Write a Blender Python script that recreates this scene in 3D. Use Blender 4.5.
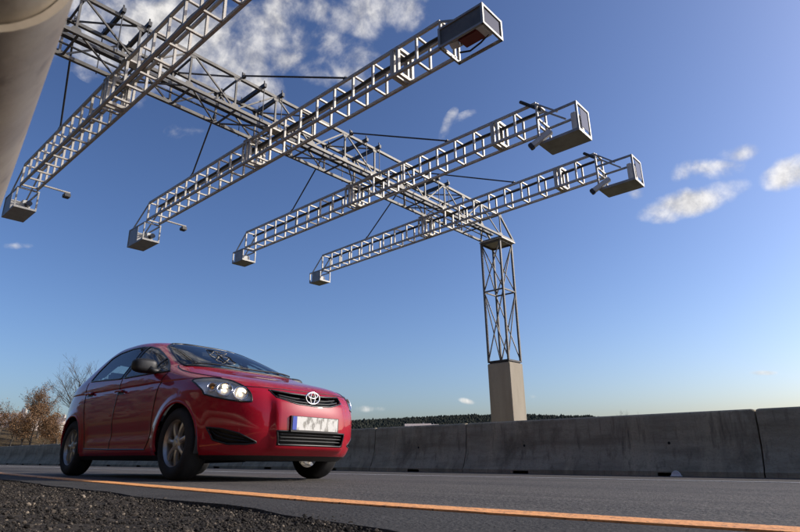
import bpy, bmesh, math, random
from mathutils import Vector, Matrix, noise as mnoise

# ------------------------------------------------------------------ camera, sky, sun, exposure
for o in list(bpy.data.objects): bpy.data.objects.remove(o)
scene = bpy.context.scene
COL = scene.collection
SLOPE = 0.03444                      # crossfall of the carriageway, down towards the median
CAM_F, CAM_PITCH, CAM_ROLL, CAM_YAW = 562.431, 0.3141, -0.0168, 0.727
CAM_C = Vector((0, 0, .147))
def cam_axes():
    c, s = math.cos(CAM_YAW), math.sin(CAM_YAW)
    fw0, rt0, up0 = Vector((-s, c, 0)), Vector((c, s, 0)), Vector((0, 0, 1))
    fw = fw0*math.cos(CAM_PITCH) + up0*math.sin(CAM_PITCH)
    up = up0*math.cos(CAM_PITCH) - fw0*math.sin(CAM_PITCH)
    rt = rt0*math.cos(CAM_ROLL) + up*math.sin(CAM_ROLL)
    up = up*math.cos(CAM_ROLL) - rt0*math.sin(CAM_ROLL)
    return rt.normalized(), up.normalized(), fw.normalized()
RT, UP, FW = cam_axes()
cd = bpy.data.cameras.new('camera'); cam = bpy.data.objects.new('camera', cd); COL.objects.link(cam)
m = Matrix((RT, UP, -FW)).transposed().to_4x4(); m.translation = CAM_C; cam.matrix_world = m
cd.sensor_width = 36; cd.lens = CAM_F/800*36; cd.clip_start = .02; cd.clip_end = 6000
cd.dof.use_dof = True; cd.dof.focus_distance = 7.0; cd.dof.aperture_fstop = 14
scene.camera = cam
def sight(u, v):                      # direction of a sight line, horizontal length 1
    d = FW + RT*(u-400)/CAM_F - UP*(v-266)/CAM_F
    return d/math.hypot(d.x, d.y)
def at(u, v, dist):                   # a place at a horizontal distance along a sight line
    return CAM_C + sight(u, v)*dist

SUN_AZ, SUN_EL = math.radians(42), math.radians(29)     # azimuth from +Y towards +X
world = bpy.data.worlds.new('World'); scene.world = world; world.use_nodes = True
wn, wl = world.node_tree.nodes, world.node_tree.links
wn.clear()
def N(nodes, t, **k):
    n = nodes.new(t)
    for a, b in k.items():
        if a == 'inp':
            for i, v in b.items(): n.inputs[i].default_value = v
        else: setattr(n, a, b)
    return n
sky = N(wn, 'ShaderNodeTexSky', sky_type='NISHITA', sun_disc=False, sun_elevation=SUN_EL, sun_rotation=SUN_AZ,
        altitude=400, air_density=1.0, dust_density=2.5, ozone_density=3.0)
tc = N(wn, 'ShaderNodeTexCoord')
def WM(op, a, b=None, c=None, clamp=False):
    n = N(wn, 'ShaderNodeMath', operation=op, use_clamp=clamp)
    for i, v in enumerate((a, b, c)):
        if v is None: continue
        if isinstance(v, (int, float)): n.inputs[i].default_value = v
        else: wl.new(v, n.inputs[i])
    return n.outputs[0]
def WD(vec):                          # component of the direction along a vector
    n = N(wn, 'ShaderNodeVectorMath', operation='DOT_PRODUCT'); wl.new(tc.outputs['Generated'], n.inputs[0])
    n.inputs[1].default_value = vec; return n.outputs['Value']
# clouds: soft patches at their place in the sky, broken up by noise (x, y, half width, half height, tilt, weight)
CLOUDS = [(205,48,70,40,.45,.62),(150,22,60,30,.6,.52),(345,10,75,22,-.1,.60),(300,36,60,20,-.3,.55),(318,66,50,15,-.3,.50),(240,88,40,16,-.2,.38),(110,10,50,34,.6,.50),(30,-40,150,70,.4,.55),(182,124,22,15,-.6,.34),(300,-90,190,60,0,.5),(60,-210,230,110,.3,.45),
          (692,201,38,12,.24,.72),(667,211,14,11,.3,.55),(790,171,22,13,.35,.70),(738,152,17,9,0,.48),(704,170,30,10,.1,.42),(636,193,7,6,0,.45),
          (19,246,12,4,0,.60),(446,127,5,15,-.5,.36),(462,120,12,5,.5,.24),(764,373,10,2.5,0,.6),(466,401,7,2.4,-.2,.6),(372,409,14,3,0,.42),(537,397,6,2.5,0,.4),(880,240,40,14,.2,.6),(960,120,60,18,.3,.5),(1100,330,70,10,.1,.5)]
total = None
for (x, y, sx, sy, tilt, w) in CLOUDS:
    c = (FW + RT*(x-400)/CAM_F - UP*(y-266)/CAM_F); L = c.length; c.normalize()
    t1 = (RT*math.cos(tilt) + UP*math.sin(tilt)); t1 = (t1 - c*t1.dot(c)).normalized(); t2 = c.cross(t1)
    a = WD(t1*(CAM_F*L/sx)); b = WD(t2*(CAM_F*L/sy))
    r2 = WM('ADD', WM('MULTIPLY', a, a), WM('MULTIPLY', b, b))
    g = WM('MULTIPLY', WM('MAXIMUM', WM('SUBTRACT', 1, WM('MULTIPLY', r2, .45)), 0), w)
    g = WM('MULTIPLY', g, WM('GREATER_THAN', WD(c), 0))
    total = g if total is None else WM('MAXIMUM', total, g)
nz = N(wn, 'ShaderNodeTexNoise', inp={'Scale': 11.0, 'Detail': 10.0, 'Roughness': .52, 'Distortion': .55})
nz2 = N(wn, 'ShaderNodeTexNoise', inp={'Scale': 34.0, 'Detail': 9.0, 'Roughness': .60, 'Distortion': .1})
for n in (nz, nz2): wl.new(tc.outputs['Generated'], n.inputs['Vector'])
fb = WM('ADD', WM('MULTIPLY', nz.outputs[0], .80), WM('MULTIPLY', nz2.outputs[0], .20))
dens = WM('ADD', total, WM('MULTIPLY', WM('SUBTRACT', fb, .5), 2.4))
dens = WM('MULTIPLY', dens, WM('GREATER_THAN', total, .0001))
mr = N(wn, 'ShaderNodeMapRange', interpolation_type='SMOOTHSTEP', inp={'From Min': .14, 'From Max': .86}); wl.new(dens, mr.inputs['Value'])
mr.inputs['To Max'].default_value = .88
cs = N(wn, 'ShaderNodeMapRange', interpolation_type='SMOOTHSTEP', inp={'From Min': .3, 'From Max': .7, 'To Min': 3.9, 'To Max': 6.8}); wl.new(nz2.outputs[0], cs.inputs['Value'])
cc = N(wn, 'ShaderNodeVectorMath', operation='SCALE'); cc.inputs[0].default_value = (1.0, .965, .92); wl.new(cs.outputs[0], cc.inputs['Scale'])
# a polarised, slightly deeper blue
tint = N(wn, 'ShaderNodeMix', data_type='RGBA', blend_type='MULTIPLY', inp={'Factor': 1.0}); tint.inputs['B'].default_value = (.93, .915, 1.0, 1)
sc1 = N(wn, 'ShaderNodeVectorMath', operation='SCALE', inp={'Scale': .195}); gm = N(wn, 'ShaderNodeGamma', inp={'Gamma': 1.3}); sc2 = N(wn, 'ShaderNodeVectorMath', operation='SCALE', inp={'Scale': 1/.195})
wl.new(sky.outputs[0], sc1.inputs[0]); wl.new(sc1.outputs[0], gm.inputs[0]); wl.new(gm.outputs[0], sc2.inputs[0]); wl.new(sc2.outputs[0], tint.inputs['A'])
mx = N(wn, 'ShaderNodeMix', data_type='RGBA'); wl.new(mr.outputs[0], mx.inputs['Factor']); wl.new(tint.outputs['Result'], mx.inputs['A']); wl.new(cc.outputs[0], mx.inputs['B'])
bg = N(wn, 'ShaderNodeBackground', inp={'Strength': .15}); wl.new(mx.outputs['Result'], bg.inputs['Color'])
wo = N(wn, 'ShaderNodeOutputWorld'); wl.new(bg.outputs[0], wo.inputs['Surface'])

sd = bpy.data.lights.new('sun', 'SUN'); sd.energy = 3.6; sd.angle = math.radians(.53); sd.color = (1, .93, .82)
sun = bpy.data.objects.new('sun', sd); COL.objects.link(sun)
to_sun = Vector((math.sin(SUN_AZ)*math.cos(SUN_EL), math.cos(SUN_AZ)*math.cos(SUN_EL), math.sin(SUN_EL)))
sun.rotation_euler = to_sun.to_track_quat('Z', 'Y').to_euler(); sun.location = (20, 10, 30)
scene.view_settings.view_transform = 'Standard'; scene.view_settings.look = 'None'
scene.view_settings.exposure = .08; scene.view_settings.gamma = 1; scene.view_settings.use_curve_mapping = False

# ------------------------------------------------------------------ helpers
def tag(o, label=None, cat=None, group=None, kind=None):
    for k, v in (('label', label), ('category', cat), ('group', group), ('kind', kind)):
        if v: o[k] = v
    return o
def empty(name, loc=(0, 0, 0), rot=(0, 0, 0), parent=None):
    o = bpy.data.objects.new(name, None); COL.objects.link(o); o.location = loc; o.rotation_euler = rot; o.parent = parent
    o.empty_display_size = .2; return o
class MB:
    def __init__(self): self.v = []; self.f = []
    def add(self, vs, fs):
        b = len(self.v); self.v += [tuple(p) for p in vs]; self.f += [tuple(i+b for i in f) for f in fs]; return self
    def box(self, lo, hi):
        x0, y0, z0 = lo; x1, y1, z1 = hi
        return self.add([(x0,y0,z0),(x1,y0,z0),(x1,y1,z0),(x0,y1,z0),(x0,y0,z1),(x1,y0,z1),(x1,y1,z1),(x0,y1,z1)],
                        [(0,3,2,1),(4,5,6,7),(0,1,5,4),(1,2,6,5),(2,3,7,6),(3,0,4,7)])
    def bar(self, p0, p1, w, h, up=(0, 0, 1)):
        p0, p1, u = Vector(p0), Vector(p1), Vector(up); d = (p1-p0).normalized()
        s = d.cross(u)
        if s.length < 1e-4: s = d.cross(Vector((1, 0, 0)))
        s.normalize(); t = s.cross(d); s *= w/2; t *= h/2
        return self.add([p0-s-t, p0+s-t, p0+s+t, p0-s+t, p1-s-t, p1+s-t, p1+s+t, p1-s+t],
                        [(0,1,2,3),(7,6,5,4),(0,4,5,1),(1,5,6,2),(2,6,7,3),(3,7,4,0)])
    def tube(self, pts, r, n=8, cap=True, closed=False):
        pts = [Vector(p) for p in pts]; rs = r if isinstance(r, (list, tuple)) else [r]*len(pts)
        b = len(self.v); k = len(pts); prev = None
        for i, p in enumerate(pts):
            if closed: d = pts[(i+1) % k]-pts[i-1]
            else: d = pts[min(i+1, k-1)]-pts[max(i-1, 0)]
            d.normalize()
            if prev is None:
                s = d.cross(Vector((0, 0, 1)))
                if s.length < .05: s = d.cross(Vector((1, 0, 0)))
            else: s = prev - d*prev.dot(d)
            s.normalize(); prev = s; t = d.cross(s)
            for j in range(n):
                a = 2*math.pi*j/n; self.v.append(tuple(p + (s*math.cos(a)+t*math.sin(a))*rs[i]))
        for i in range(k if closed else k-1):
            i2 = (i+1) % k
            for j in range(n):
                j2 = (j+1) % n; self.f.append((b+i*n+j, b+i2*n+j, b+i2*n+j2, b+i*n+j2))
        if cap and not closed:
            self.f.append(tuple(b+j for j in range(n))); self.f.append(tuple(b+(k-1)*n+j for j in reversed(range(n))))
        return self
    def lathe(self, prof, axis=1, n=40, c=(0, 0, 0), closed=False):       # prof: (radius, along axis y)
        b = len(self.v); k = len(prof)
        for (r, h) in prof:
            for j in range(n):
                a = 2*math.pi*j/n
                q = (r*math.cos(a), h, r*math.sin(a)) if axis == 1 else (h, r*math.cos(a), r*math.sin(a)) if axis == 0 else (r*math.cos(a), r*math.sin(a), h)
                self.v.append((q[0]+c[0], q[1]+c[1], q[2]+c[2]))
        for i in range(k if closed else k-1):
            i2 = (i+1) % k
            for j in range(n):
                j2 = (j+1) % n; self.f.append((b+i*n+j, b+i*n+j2, b+i2*n+j2, b+i2*n+j))
        return self
    def grid(self, rows, close=False):
        b = len(self.v); n = len(rows[0])
        for r in rows: self.v += [tuple(p) for p in r]
        for i in range(len(rows)-1):
            for j in range(n if close else n-1):
                j2 = (j+1) % n
                self.f.append((b+i*n+j, b+i*n+j2, b+(i+1)*n+j2, b+(i+1)*n+j))
        return self
    def mesh(self, name, mat=None, smooth=False, fix=False):
        me = bpy.data.meshes.new(name); me.from_pydata(self.v, [], self.f); me.update()
        if fix:
            bm = bmesh.new(); bm.from_mesh(me); bmesh.ops.recalc_face_normals(bm, faces=bm.faces); bm.to_mesh(me); bm.free()
        if mat: me.materials.append(mat)
        if smooth is True: me.shade_smooth()
        elif smooth:
            me.shade_smooth(); me.set_sharp_from_angle(angle=math.radians(smooth))
        return me
    def build(self, name, mat, parent=None, smooth=False, fix=False, loc=(0, 0, 0)):
        o = bpy.data.objects.new(name, self.mesh(name, mat, smooth, fix)); COL.objects.link(o); o.parent = parent; o.location = loc; return o
def place(me, name, parent, loc=(0, 0, 0), rot=(0, 0, 0), scale=None):
    o = bpy.data.objects.new(name, me); COL.objects.link(o); o.parent = parent; o.location = loc; o.rotation_euler = rot
    if scale: o.scale = scale
    return o

def material(name, base, rough=.6, metal=0.0, var=None, bump=None, coat=0, emit=None, spec=None, coords='Object', sub=None):
    """var: list of (scale, low, high, second colour); bump: (scale, strength, distance)"""
    mt = bpy.data.materials.new(name); mt.use_nodes = True; nt = mt.node_tree; n = nt.nodes; l = nt.links
    p = n['Principled BSDF']; p.inputs['Base Color'].default_value = (*base, 1); p.inputs['Roughness'].default_value = rough; p.inputs['Metallic'].default_value = metal
    if coat: p.inputs['Coat Weight'].default_value = coat; p.inputs['Coat Roughness'].default_value = .04
    if spec is not None: p.inputs['Specular IOR Level'].default_value = spec
    if emit: p.inputs['Emission Color'].default_value = (*emit[0], 1); p.inputs['Emission Strength'].default_value = emit[1]
    t = n.new('ShaderNodeTexCoord'); src = None
    for i, (sc, lo, hi, colr) in enumerate(var or []):
        nz = N(n, 'ShaderNodeTexNoise', inp={'Detail': 6.0, 'Roughness': .65}); 
        if isinstance(sc, (tuple, list)):
            mp = n.new('ShaderNodeMapping'); mp.inputs['Scale'].default_value = sc; l.new(t.outputs[coords], mp.inputs[0]); l.new(mp.outputs[0], nz.inputs['Vector']); nz.inputs['Scale'].default_value = 1
        else: nz.inputs['Scale'].default_value = sc; l.new(t.outputs[coords], nz.inputs['Vector'])
        r = N(n, 'ShaderNodeMapRange', inp={'From Min': lo, 'From Max': hi}); l.new(nz.outputs[0], r.inputs[0])
        mx = N(n, 'ShaderNodeMix', data_type='RGBA'); l.new(r.outputs[0], mx.inputs['Factor'])
        if src is None: mx.inputs['A'].default_value = (*base, 1)
        else: l.new(src, mx.inputs['A'])
        mx.inputs['B'].default_value = (*colr, 1); src = mx.outputs['Result']
    if src is not None: l.new(src, p.inputs['Base Color'])
    if bump:
        nz = N(n, 'ShaderNodeTexNoise', inp={'Scale': bump[0], 'Detail': 5.0}); l.new(t.outputs[coords], nz.inputs['Vector'])
        bp = N(n, 'ShaderNodeBump', inp={'Strength': bump[1], 'Distance': bump[2]}); l.new(nz.outputs[0], bp.inputs['Height']); l.new(bp.outputs[0], p.inputs['Normal'])
    return mt
def glass(name, tint, refl_rough=.01, ior=1.5):
    mt = bpy.data.materials.new(name); mt.use_nodes = True; n = mt.node_tree.nodes; l = mt.node_tree.links; n.clear()
    tr = N(n, 'ShaderNodeBsdfTransparent'); tr.inputs[0].default_value = (*tint, 1)
    gl = N(n, 'ShaderNodeBsdfGlossy'); gl.inputs['Roughness'].default_value = refl_rough
    lw = N(n, 'ShaderNodeLayerWeight', inp={'Blend': .5}); pw = N(n, 'ShaderNodeMath', operation='POWER'); pw.inputs[1].default_value = 5; fr = N(n, 'ShaderNodeMath', operation='MULTIPLY_ADD'); fr.inputs[1].default_value = .95; fr.inputs[2].default_value = .045
    l.new(lw.outputs['Facing'], pw.inputs[0]); l.new(pw.outputs[0], fr.inputs[0]); mx = N(n, 'ShaderNodeMixShader'); o = N(n, 'ShaderNodeOutputMaterial')
    l.new(fr.outputs[0], mx.inputs[0]); l.new(tr.outputs[0], mx.inputs[1]); l.new(gl.outputs[0], mx.inputs[2]); l.new(mx.outputs[0], o.inputs[0])
    return mt
M = {}
M['asphalt'] = material('asphalt', (0.081,0.071,0.061), .80, var=[((.18,1.6,1),.42,.62,(0.051,0.046,0.040)),((.5,5,1),.52,.70,(0.106,0.094,0.081)),(1.4,.56,.70,(0.053,0.047,0.041)),(26,.52,.66,(0.138,0.124,0.108)),(34,.55,.70,(0.028,0.024,0.021)),(90,.56,.70,(0.218,0.196,0.172))], bump=(60,1.0,.012), spec=.35)
M['shoulder'] = material('shoulder_asphalt', (.050,.047,.043), .85, var=[(1.6,.42,.62,(.034,.031,.028)),(60,.55,.70,(.12,.11,.10)),(45,.60,.75,(.018,.017,.016))], bump=(80,.9,.01), spec=.3)
M['soil'] = material('gravel_soil', (.045,.038,.031), .95, var=[(9,.4,.65,(.022,.019,.016)),(60,.5,.72,(.085,.072,.06))], bump=(45,1.0,.02), spec=.15)
M['field'] = material('field_grass', (.07,.065,.03), .95, var=[(.05,.4,.65,(.10,.08,.045)),(1.5,.4,.7,(.045,.05,.02))], spec=.1)
M['orange'] = material('orange_paint', (.90,.41,.145), .62, var=[((1.2,20,1),.50,.70,(.74,.30,.10)),((5,9,1),.56,.70,(.54,.235,.10)),(48,.555,.66,(.13,.085,.055))], bump=(70,.8,.006), spec=.3)
M['white_paint'] = material('white_paint', (.48,.47,.44), .6, var=[((1,16,1),.45,.7,(.32,.31,.29)),(40,.54,.66,(.11,.105,.10))], bump=(110,.5,.003))
M['concrete'] = material('barrier_concrete', (0.442,0.384,0.267), .9, var=[((.7,.7,4.5),.42,.62,(0.293,0.254,0.172)),((2.4,2,.5),.48,.68,(0.533,0.448,0.293)),((9,9,.9),.54,.70,(0.189,0.161,0.112)),((1.6,1.6,1.1),.56,.68,(0.227,0.192,0.127)),(30,.52,.66,(0.338,0.289,0.198))], bump=(28,.5,.015), spec=.25)
M['pier'] = material('pier_concrete', (.40,.355,.28), .9, var=[((2,2,.35),.42,.66,(.31,.27,.21)),(20,.5,.7,(.36,.32,.26))], bump=(30,.3,.01), spec=.2)
M['galv'] = material('galvanised_aluminium', (.50,.47,.42), .5, .12, var=[(6,.4,.68,(.40,.37,.325)),((1.1,14,14),.55,.8,(.31,.265,.21))], bump=(35,.08,.004))
M['steel'] = material('weathered_steel', (.145,.138,.125), .55, .3, var=[(3,.4,.66,(.095,.09,.082)),(14,.55,.75,(.19,.16,.125))], bump=(30,.12,.004))
M['dark_steel'] = material('dark_steel', (.06,.06,.062), .55, .2, var=[(8,.4,.7,(.035,.035,.036))])
M['rubber_cable'] = material('black_cable', (.018,.018,.02), .6)
M['housing'] = material('housing_sheet', (.34,.335,.32), .5, .35, var=[(5,.4,.7,(.25,.245,.235))])
M['equip'] = material('equipment_casing', (.62,.62,.60), .5, var=[(6,.45,.7,(.5,.5,.48))])
M['red_equip'] = material('red_casing', (.16,.028,.022), .5)
M['lens_black'] = material('camera_glass', (.01,.01,.012), .08)
M['rail'] = material('guard_rail_zinc', (.29,.24,.175), .5, .25, var=[((9,3,3),.42,.66,(.19,.15,.108)),((1.2,10,10),.5,.74,(.33,.255,.17)),(26,.56,.72,(.13,.10,.07))], bump=(22,.25,.006))

# ------------------------------------------------------------------ ground, road, markings
def ground_z(y):
    if y < -3:
        t = min(1, (-3-y)/17); return SLOPE*3 + 7.5*t*t*(3-2*t)  # unseen bank, added behind the camera to hold back sky light
    if y < 12: return -SLOPE*y
    return -SLOPE*12 - .0*(y-12)
R = random.Random(7)
ys = [-4000,-400,-60,-30,-20,-18,-16,-14,-12,-10,-8,-6.5,-5,-4,-3,-1,0,1,2,4,6,8,10,12,14,20,40,120,500,1500,4500]
xs = [-4500,-1500,-600,-250,-120,-60,-30,-15,-8,-4,-2,0,2,4,8,15,30,60,150,500,2500]
mb = MB(); mb.grid([[(x, y, ground_z(y) - .03) for x in xs] for y in ys])
tag(mb.build('ground', M['field']), 'flat rough grassland around the motorway', 'ground', kind='structure')

def gravel_edge(x):                                   # where the asphalt shoulder frays into gravel
    tab = [(-60,2.6),(-12,1.95),(-6,1.56),(-3,1.28),(-1.7,1.20),(-1.0,1.02),(-.5,.86),(.3,.80),(4,.8),(30,.8)]
    for (a, b), (c, d) in zip(tab, tab[1:]):
        if a <= x <= c: return b+(d-b)*(x-a)/(c-a)
    return tab[0][1] if x < tab[0][0] else tab[-1][1]
def pchip(tab):
    xs=[t[0] for t in tab]; ys=[t[1] for t in tab]; n=len(xs)
    h=[xs[i+1]-xs[i] for i in range(n-1)]; d=[(ys[i+1]-ys[i])/h[i] for i in range(n-1)]
    m=[0.0]*n; m[0]=d[0]; m[-1]=d[-1]
    for i in range(1,n-1):
        if d[i-1]*d[i]>0:
            w1=2*h[i]+h[i-1]; w2=h[i]+2*h[i-1]; m[i]=(w1+w2)/(w1/d[i-1]+w2/d[i])
    def f(x):
        if x<=xs[0]: return ys[0]
        if x>=xs[-1]: return ys[-1]
        lo,hi=0,n-1
        while hi-lo>1:
            k=(lo+hi)//2
            if xs[k]<=x: lo=k
            else: hi=k
        t=(x-xs[lo])/h[lo]; t2=t*t; t3=t2*t
        return (2*t3-3*t2+1)*ys[lo]+(t3-2*t2+t)*h[lo]*m[lo]+(-2*t3+3*t2)*ys[hi]+(t3-t2)*h[lo]*m[hi]
    return f
CURVES = {'o': pchip([(-60,5.4),(-25,3.30),(-14,2.66),(-9.7,2.40),(-6.5,2.10),(-4.1,1.88),(-2.6,1.75),(-1.8,1.69),(-.9,1.715),(-.3,1.76),(1,1.82),(6,1.95),(30,2.2)])}
def orange_y(x): return CURVES['o'](x)
xr = [-400,-200,-100,-60,-40,-25,-18]+[-14+.25*i for i in range(73)]+[6,10,20,40,80]
# carriageway: one asphalt sheet, its near edge under the shoulder strip
mb = MB(); mb.grid([[(x, y, ground_z(y)) for x in xr] for y in (1.55,2,3,4,5,6,7,8,9,10,11.4)])
tag(mb.build('road', M['asphalt']), 'dark grey asphalt motorway carriageway', 'road', kind='structure')
rows = []
for k in range(5):
    r = []
    for x in xr:
        e = gravel_edge(x) + .06*mnoise.noise(Vector((x*1.7, 3, 0))) + .035*mnoise.noise(Vector((x*6, 9, 0)))
        o = max(orange_y(x) - .12, e+.03) + .012*mnoise.noise(Vector((x*2, 5, 0)))
        y = e+(o-e)*(0, .03, .35, .7, 1)[k]; r.append((x, y, ground_z(y)+.003 - (.05 if k == 0 else 0)))
    rows.append(r)
mb = MB(); mb.grid(rows)
tag(mb.build('hard_shoulder', M['shoulder']), 'crumbling asphalt strip between orange line and gravel', 'shoulder', kind='structure')
mb = MB(); rows = []
for y0 in [-3,-2,-1.2,-.6,-.3]+[.06*i for i in range(0, 13)]+[.80,.86,.92,.98,1.0]:
    r = []
    for x in [-400,-100,-60,-30,-20]+[-14+.10*i for i in range(160)]+[3,6,12,40]:
        e = gravel_edge(x)
        y = y0*(e+.12) if y0 > 0 else y0
        z = ground_z(y) - .006 + .011*mnoise.noise(Vector((x*2.2, y*2.2, 1))) + .006*mnoise.noise(Vector((x*8, y*8, 4)))
        if y0 > .8: z -= .02*(y0-.8)/.2
        r.append((x, y, z))
    rows.append(r)
mb.grid(rows)
tag(mb.build('gravel_verge', M['soil'], smooth=True), 'dark loose gravel verge beside the shoulder', 'verge', kind='structure')
def stripe(name, mat, fy, w, x0, x1, step, label, dz):
    rows = [[], [], [], [], []]; x = x0
    while x <= x1+1e-6:
        for k, o in enumerate((-w/2-.003, -w/2, 0, w/2, w/2+.003)):
            y = fy(x)+o + (.008*mnoise.noise(Vector((x*9, 9 if o < 0 else 1, 2)))+.005*mnoise.noise(Vector((x*31, 9 if o < 0 else 1, 5))) if k != 2 else 0); rows[k].append((x, y, ground_z(y)+(dz if 0 < k < 4 else -.012)))
        x += step if abs(x) < 12 else .5 if abs(x) < 25 else 2
    mb = MB(); mb.grid(rows); o = mb.build(name, mat); tag(o, label, 'road marking', kind='structure'); return o
stripe('orange_edge_line', M['orange'], orange_y, .15, -60, 30, .04, 'orange temporary edge line painted along the shoulder', .006)
stripe('white_edge_line', M['white_paint'], lambda x: 6.6+.15*(x+6) if x > -9 else 6.15, .16, -200, 30, .2, 'white edge line painted in front of the concrete barrier', .0045)

# loose stones: thousands, nobody could count them
proto = []
for k in range(5):
    bm = bmesh.new(); bmesh.ops.create_icosphere(bm, subdivisions=1, radius=1)
    rr = random.Random(40+k)
    for v in bm.verts: v.co *= rr.uniform(.62, 1.15); v.co.z *= .72; v.co.x *= 1.15
    bm.verts.ensure_lookup_table(); proto.append(([v.co.copy() for v in bm.verts], [[v.index for v in f.verts] for f in bm.faces])); bm.free()
mb = MB(); Rg = random.Random(11)
def stone(x, y, s, rest=.3):
    vs, fs = proto[Rg.randrange(5)]; rot = Matrix.Rotation(Rg.uniform(0, 6.28), 3, 'Z') @ Matrix.Rotation(Rg.uniform(-.5, .5), 3, 'X')
    z = ground_z(y) - .006 + .011*mnoise.noise(Vector((x*2.2, y*2.2, 1))) + s*rest
    mb.add([(rot @ v)*s + Vector((x, y, z)) for v in vs], fs)
for i in range(66000):
    x = -7.5*Rg.random()**1.5 + .5; e = gravel_edge(x)
    y = e + .05 - (e-.05)*Rg.random()**1.15
    if Rg.random() < .0: continue
    s = min(.022, .0024*math.exp(Rg.gauss(.10, .48)))
    stone(x, y, s)
for i in range(1500):                                   # strays on the shoulder
    x = -6*Rg.random()**1.4 + .5; e = gravel_edge(x); stone(x, e+abs(Rg.gauss(0, .11)), Rg.uniform(.002, .006), .5)
st = mb.build('gravel_stones', None)
M['stone'] = material('gravel_stone', (.075,.066,.056), .9, spec=.3)
nt = M['stone'].node_tree; geo = nt.nodes.new('ShaderNodeNewGeometry'); cr = nt.nodes.new('ShaderNodeValToRGB')
els = cr.color_ramp.elements; els[0].position = 0; els[0].color = (.014,.012,.010,1); els[1].position = 1; els[1].color = (.27,.22,.165,1)
for p, c in ((.45,(.026,.022,.018,1)),(.82,(.054,.044,.034,1)),(.96,(.105,.085,.064,1))):
    e = els.new(p); e.color = c
nt.links.new(geo.outputs['Random Per Island'], cr.inputs[0]); nt.links.new(cr.outputs[0], nt.nodes['Principled BSDF'].inputs['Base Color'])
st.data.materials.append(M['stone'])
tag(st, 'loose crushed stones scattered over the gravel verge', 'gravel', kind='stuff')

# ------------------------------------------------------------------ concrete barrier, segment by segment
BAR_Y = 10.30
def barrier_mesh(L, notches, seed):
    prof = [(0,0),(0,.085),(.035,.13),(.13,.36),(.165,.47),(.19,.70),(.208,.955),(.222,1.0),(.25,1.022),(.42,1.022),(.45,1.0),(.465,.955),(.50,.47),(.54,.36),(.635,.13),(.67,.085),(.67,0)]
    st = [.0,.02,.05] + [L*i/16 for i in range(1, 16)] + [L-.05,L-.02,L]
    ins = {0:.035, .02:.012, .05:0, L-.05:0, L-.02:.012, L:.035}
    cuts = []
    for c in notches: cuts += [(c-.17,0),(c-.17,1),(c+.17,1),(c+.17,0)]
    stations = sorted([(s, 0) for s in st if not any(abs(s-c) < .19 for c in notches)] + cuts, key=lambda t: (round(t[0], 4),))
    # keep notch order at equal positions
    out = []; 
    for s in stations: out.append(s)
    rows = []; rr = random.Random(seed)
    for (s, up) in out:
        k = ins.get(s, 0); row = []
        for j, (y, z) in enumerate(prof):
            zz = .065 if up and j == 0 else (-.04 if j in (0, 16) else z)
            cy = .335; y2 = cy+(y-cy)*(1-k*1.2) if z > .1 else y
            row.append((s, y2 + .004*mnoise.noise(Vector((s*1.5, z*3, seed))), zz - (k*.5 if z > .9 else 0)))
        rows.append(row)
    mb = MB(); mb.grid(rows)
    n = len(prof); mb.f.append(tuple(range(n))); mb.f.append(tuple(reversed(range((len(rows)-1)*n, len(rows)*n))))
    return mb.mesh('concrete_barrier', M['concrete'], smooth=32, fix=True)
UNIT = 2.775
SHORT = barrier_mesh(UNIT-.022, [UNIT/2], 1); LONG = barrier_mesh(2*UNIT-.022, [UNIT*.5, UNIT*1.5], 2)
M['hole'] = material('dark_socket', (.012,.011,.010), .9); M['plate'] = material('galvanised_plate', (.5,.49,.46), .45, .5)
mb = MB(); mb.lathe([(.001,-.004),(.022,-.004),(.024,.0),(.024,.03)], n=12); SOCK = mb.mesh('lifting_socket', M['hole'], fix=True)
mb = MB(); mb.box((-.055,.0,-.012),(.055,.16,.012)); mb.box((-.045,-.004,-.075),(.045,.006,-.008)); CLIP = mb.mesh('coupling_plate', M['plate'])
starts = [(-1.94, True), (-7.49, True)] + [(-7.49-UNIT*k, False) for k in range(1, 22)]
NAMES = ['long concrete barrier segment whose joint lies past the white marker', 'long concrete barrier segment in front of the gantry column', 'short concrete barrier segment just left of the column beside the road, next to the long one',
         'short concrete barrier segment beside the bonnet of the red car']
for i, (x, long) in enumerate(starts):
    o = bpy.data.objects.new('concrete_barrier', LONG if long else SHORT); COL.objects.link(o)
    o.location = (x+.011, BAR_Y, ground_z(BAR_Y+.3)+.001)
    if i == 1: lab = 'long concrete barrier segment with the white marker at its foot'
    elif i == 0: lab = 'long concrete barrier segment next to the marked one, away from the car'
    elif i == 2: lab = 'short concrete barrier segment between the long marked one and the car'
    else: lab = 'short concrete barrier segment in the row passing behind the red car'
    tag(o, lab, 'barrier', 'concrete barrier segments along the median')
    if i < 6:
        for c in ((UNIT*.5, UNIT*1.5) if long else (UNIT/2,)): place(SOCK, 'lifting_socket', o, (c+.03, .1715, .53))
    if i in (1, 2, 3): place(CLIP, 'coupling_plate', o, (-.011 if i != 1 else -.011, .255, 1.012-.02))
# white plastic marker at the barrier foot
mp = sight(676, 474); px = -3.55; t = (BAR_Y-.07)/mp.y; px = mp.x*t
mb = MB(); pr = []
for k in range(13):
    a = math.pi*k/12; pr.append((math.cos(a)*.075, math.sin(a)*.085))
mb.grid([[(x, -.012, z) for x, z in pr], [(x*1.06, .0, z*1.04) for x, z in pr], [(x, .014, z) for x, z in pr]]); n = 13
mb.f.append(tuple(range(n))); mb.f.append(tuple(reversed(range(2*n, 3*n)))); mb.box((-.085,-.03,-.0),(.085,.03,.012))
M['white_plastic'] = material('white_plastic', (.88,.88,.86), .45, var=[(9,.5,.75,(.76,.74,.70))])
o = mb.build('roadside_marker', M['white_plastic'], loc=(px, BAR_Y-.07, ground_z(BAR_Y-.07)+.001), fix=True); tag(o, 'small white half-round marker standing at the foot of the concrete barrier', 'marker')

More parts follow.
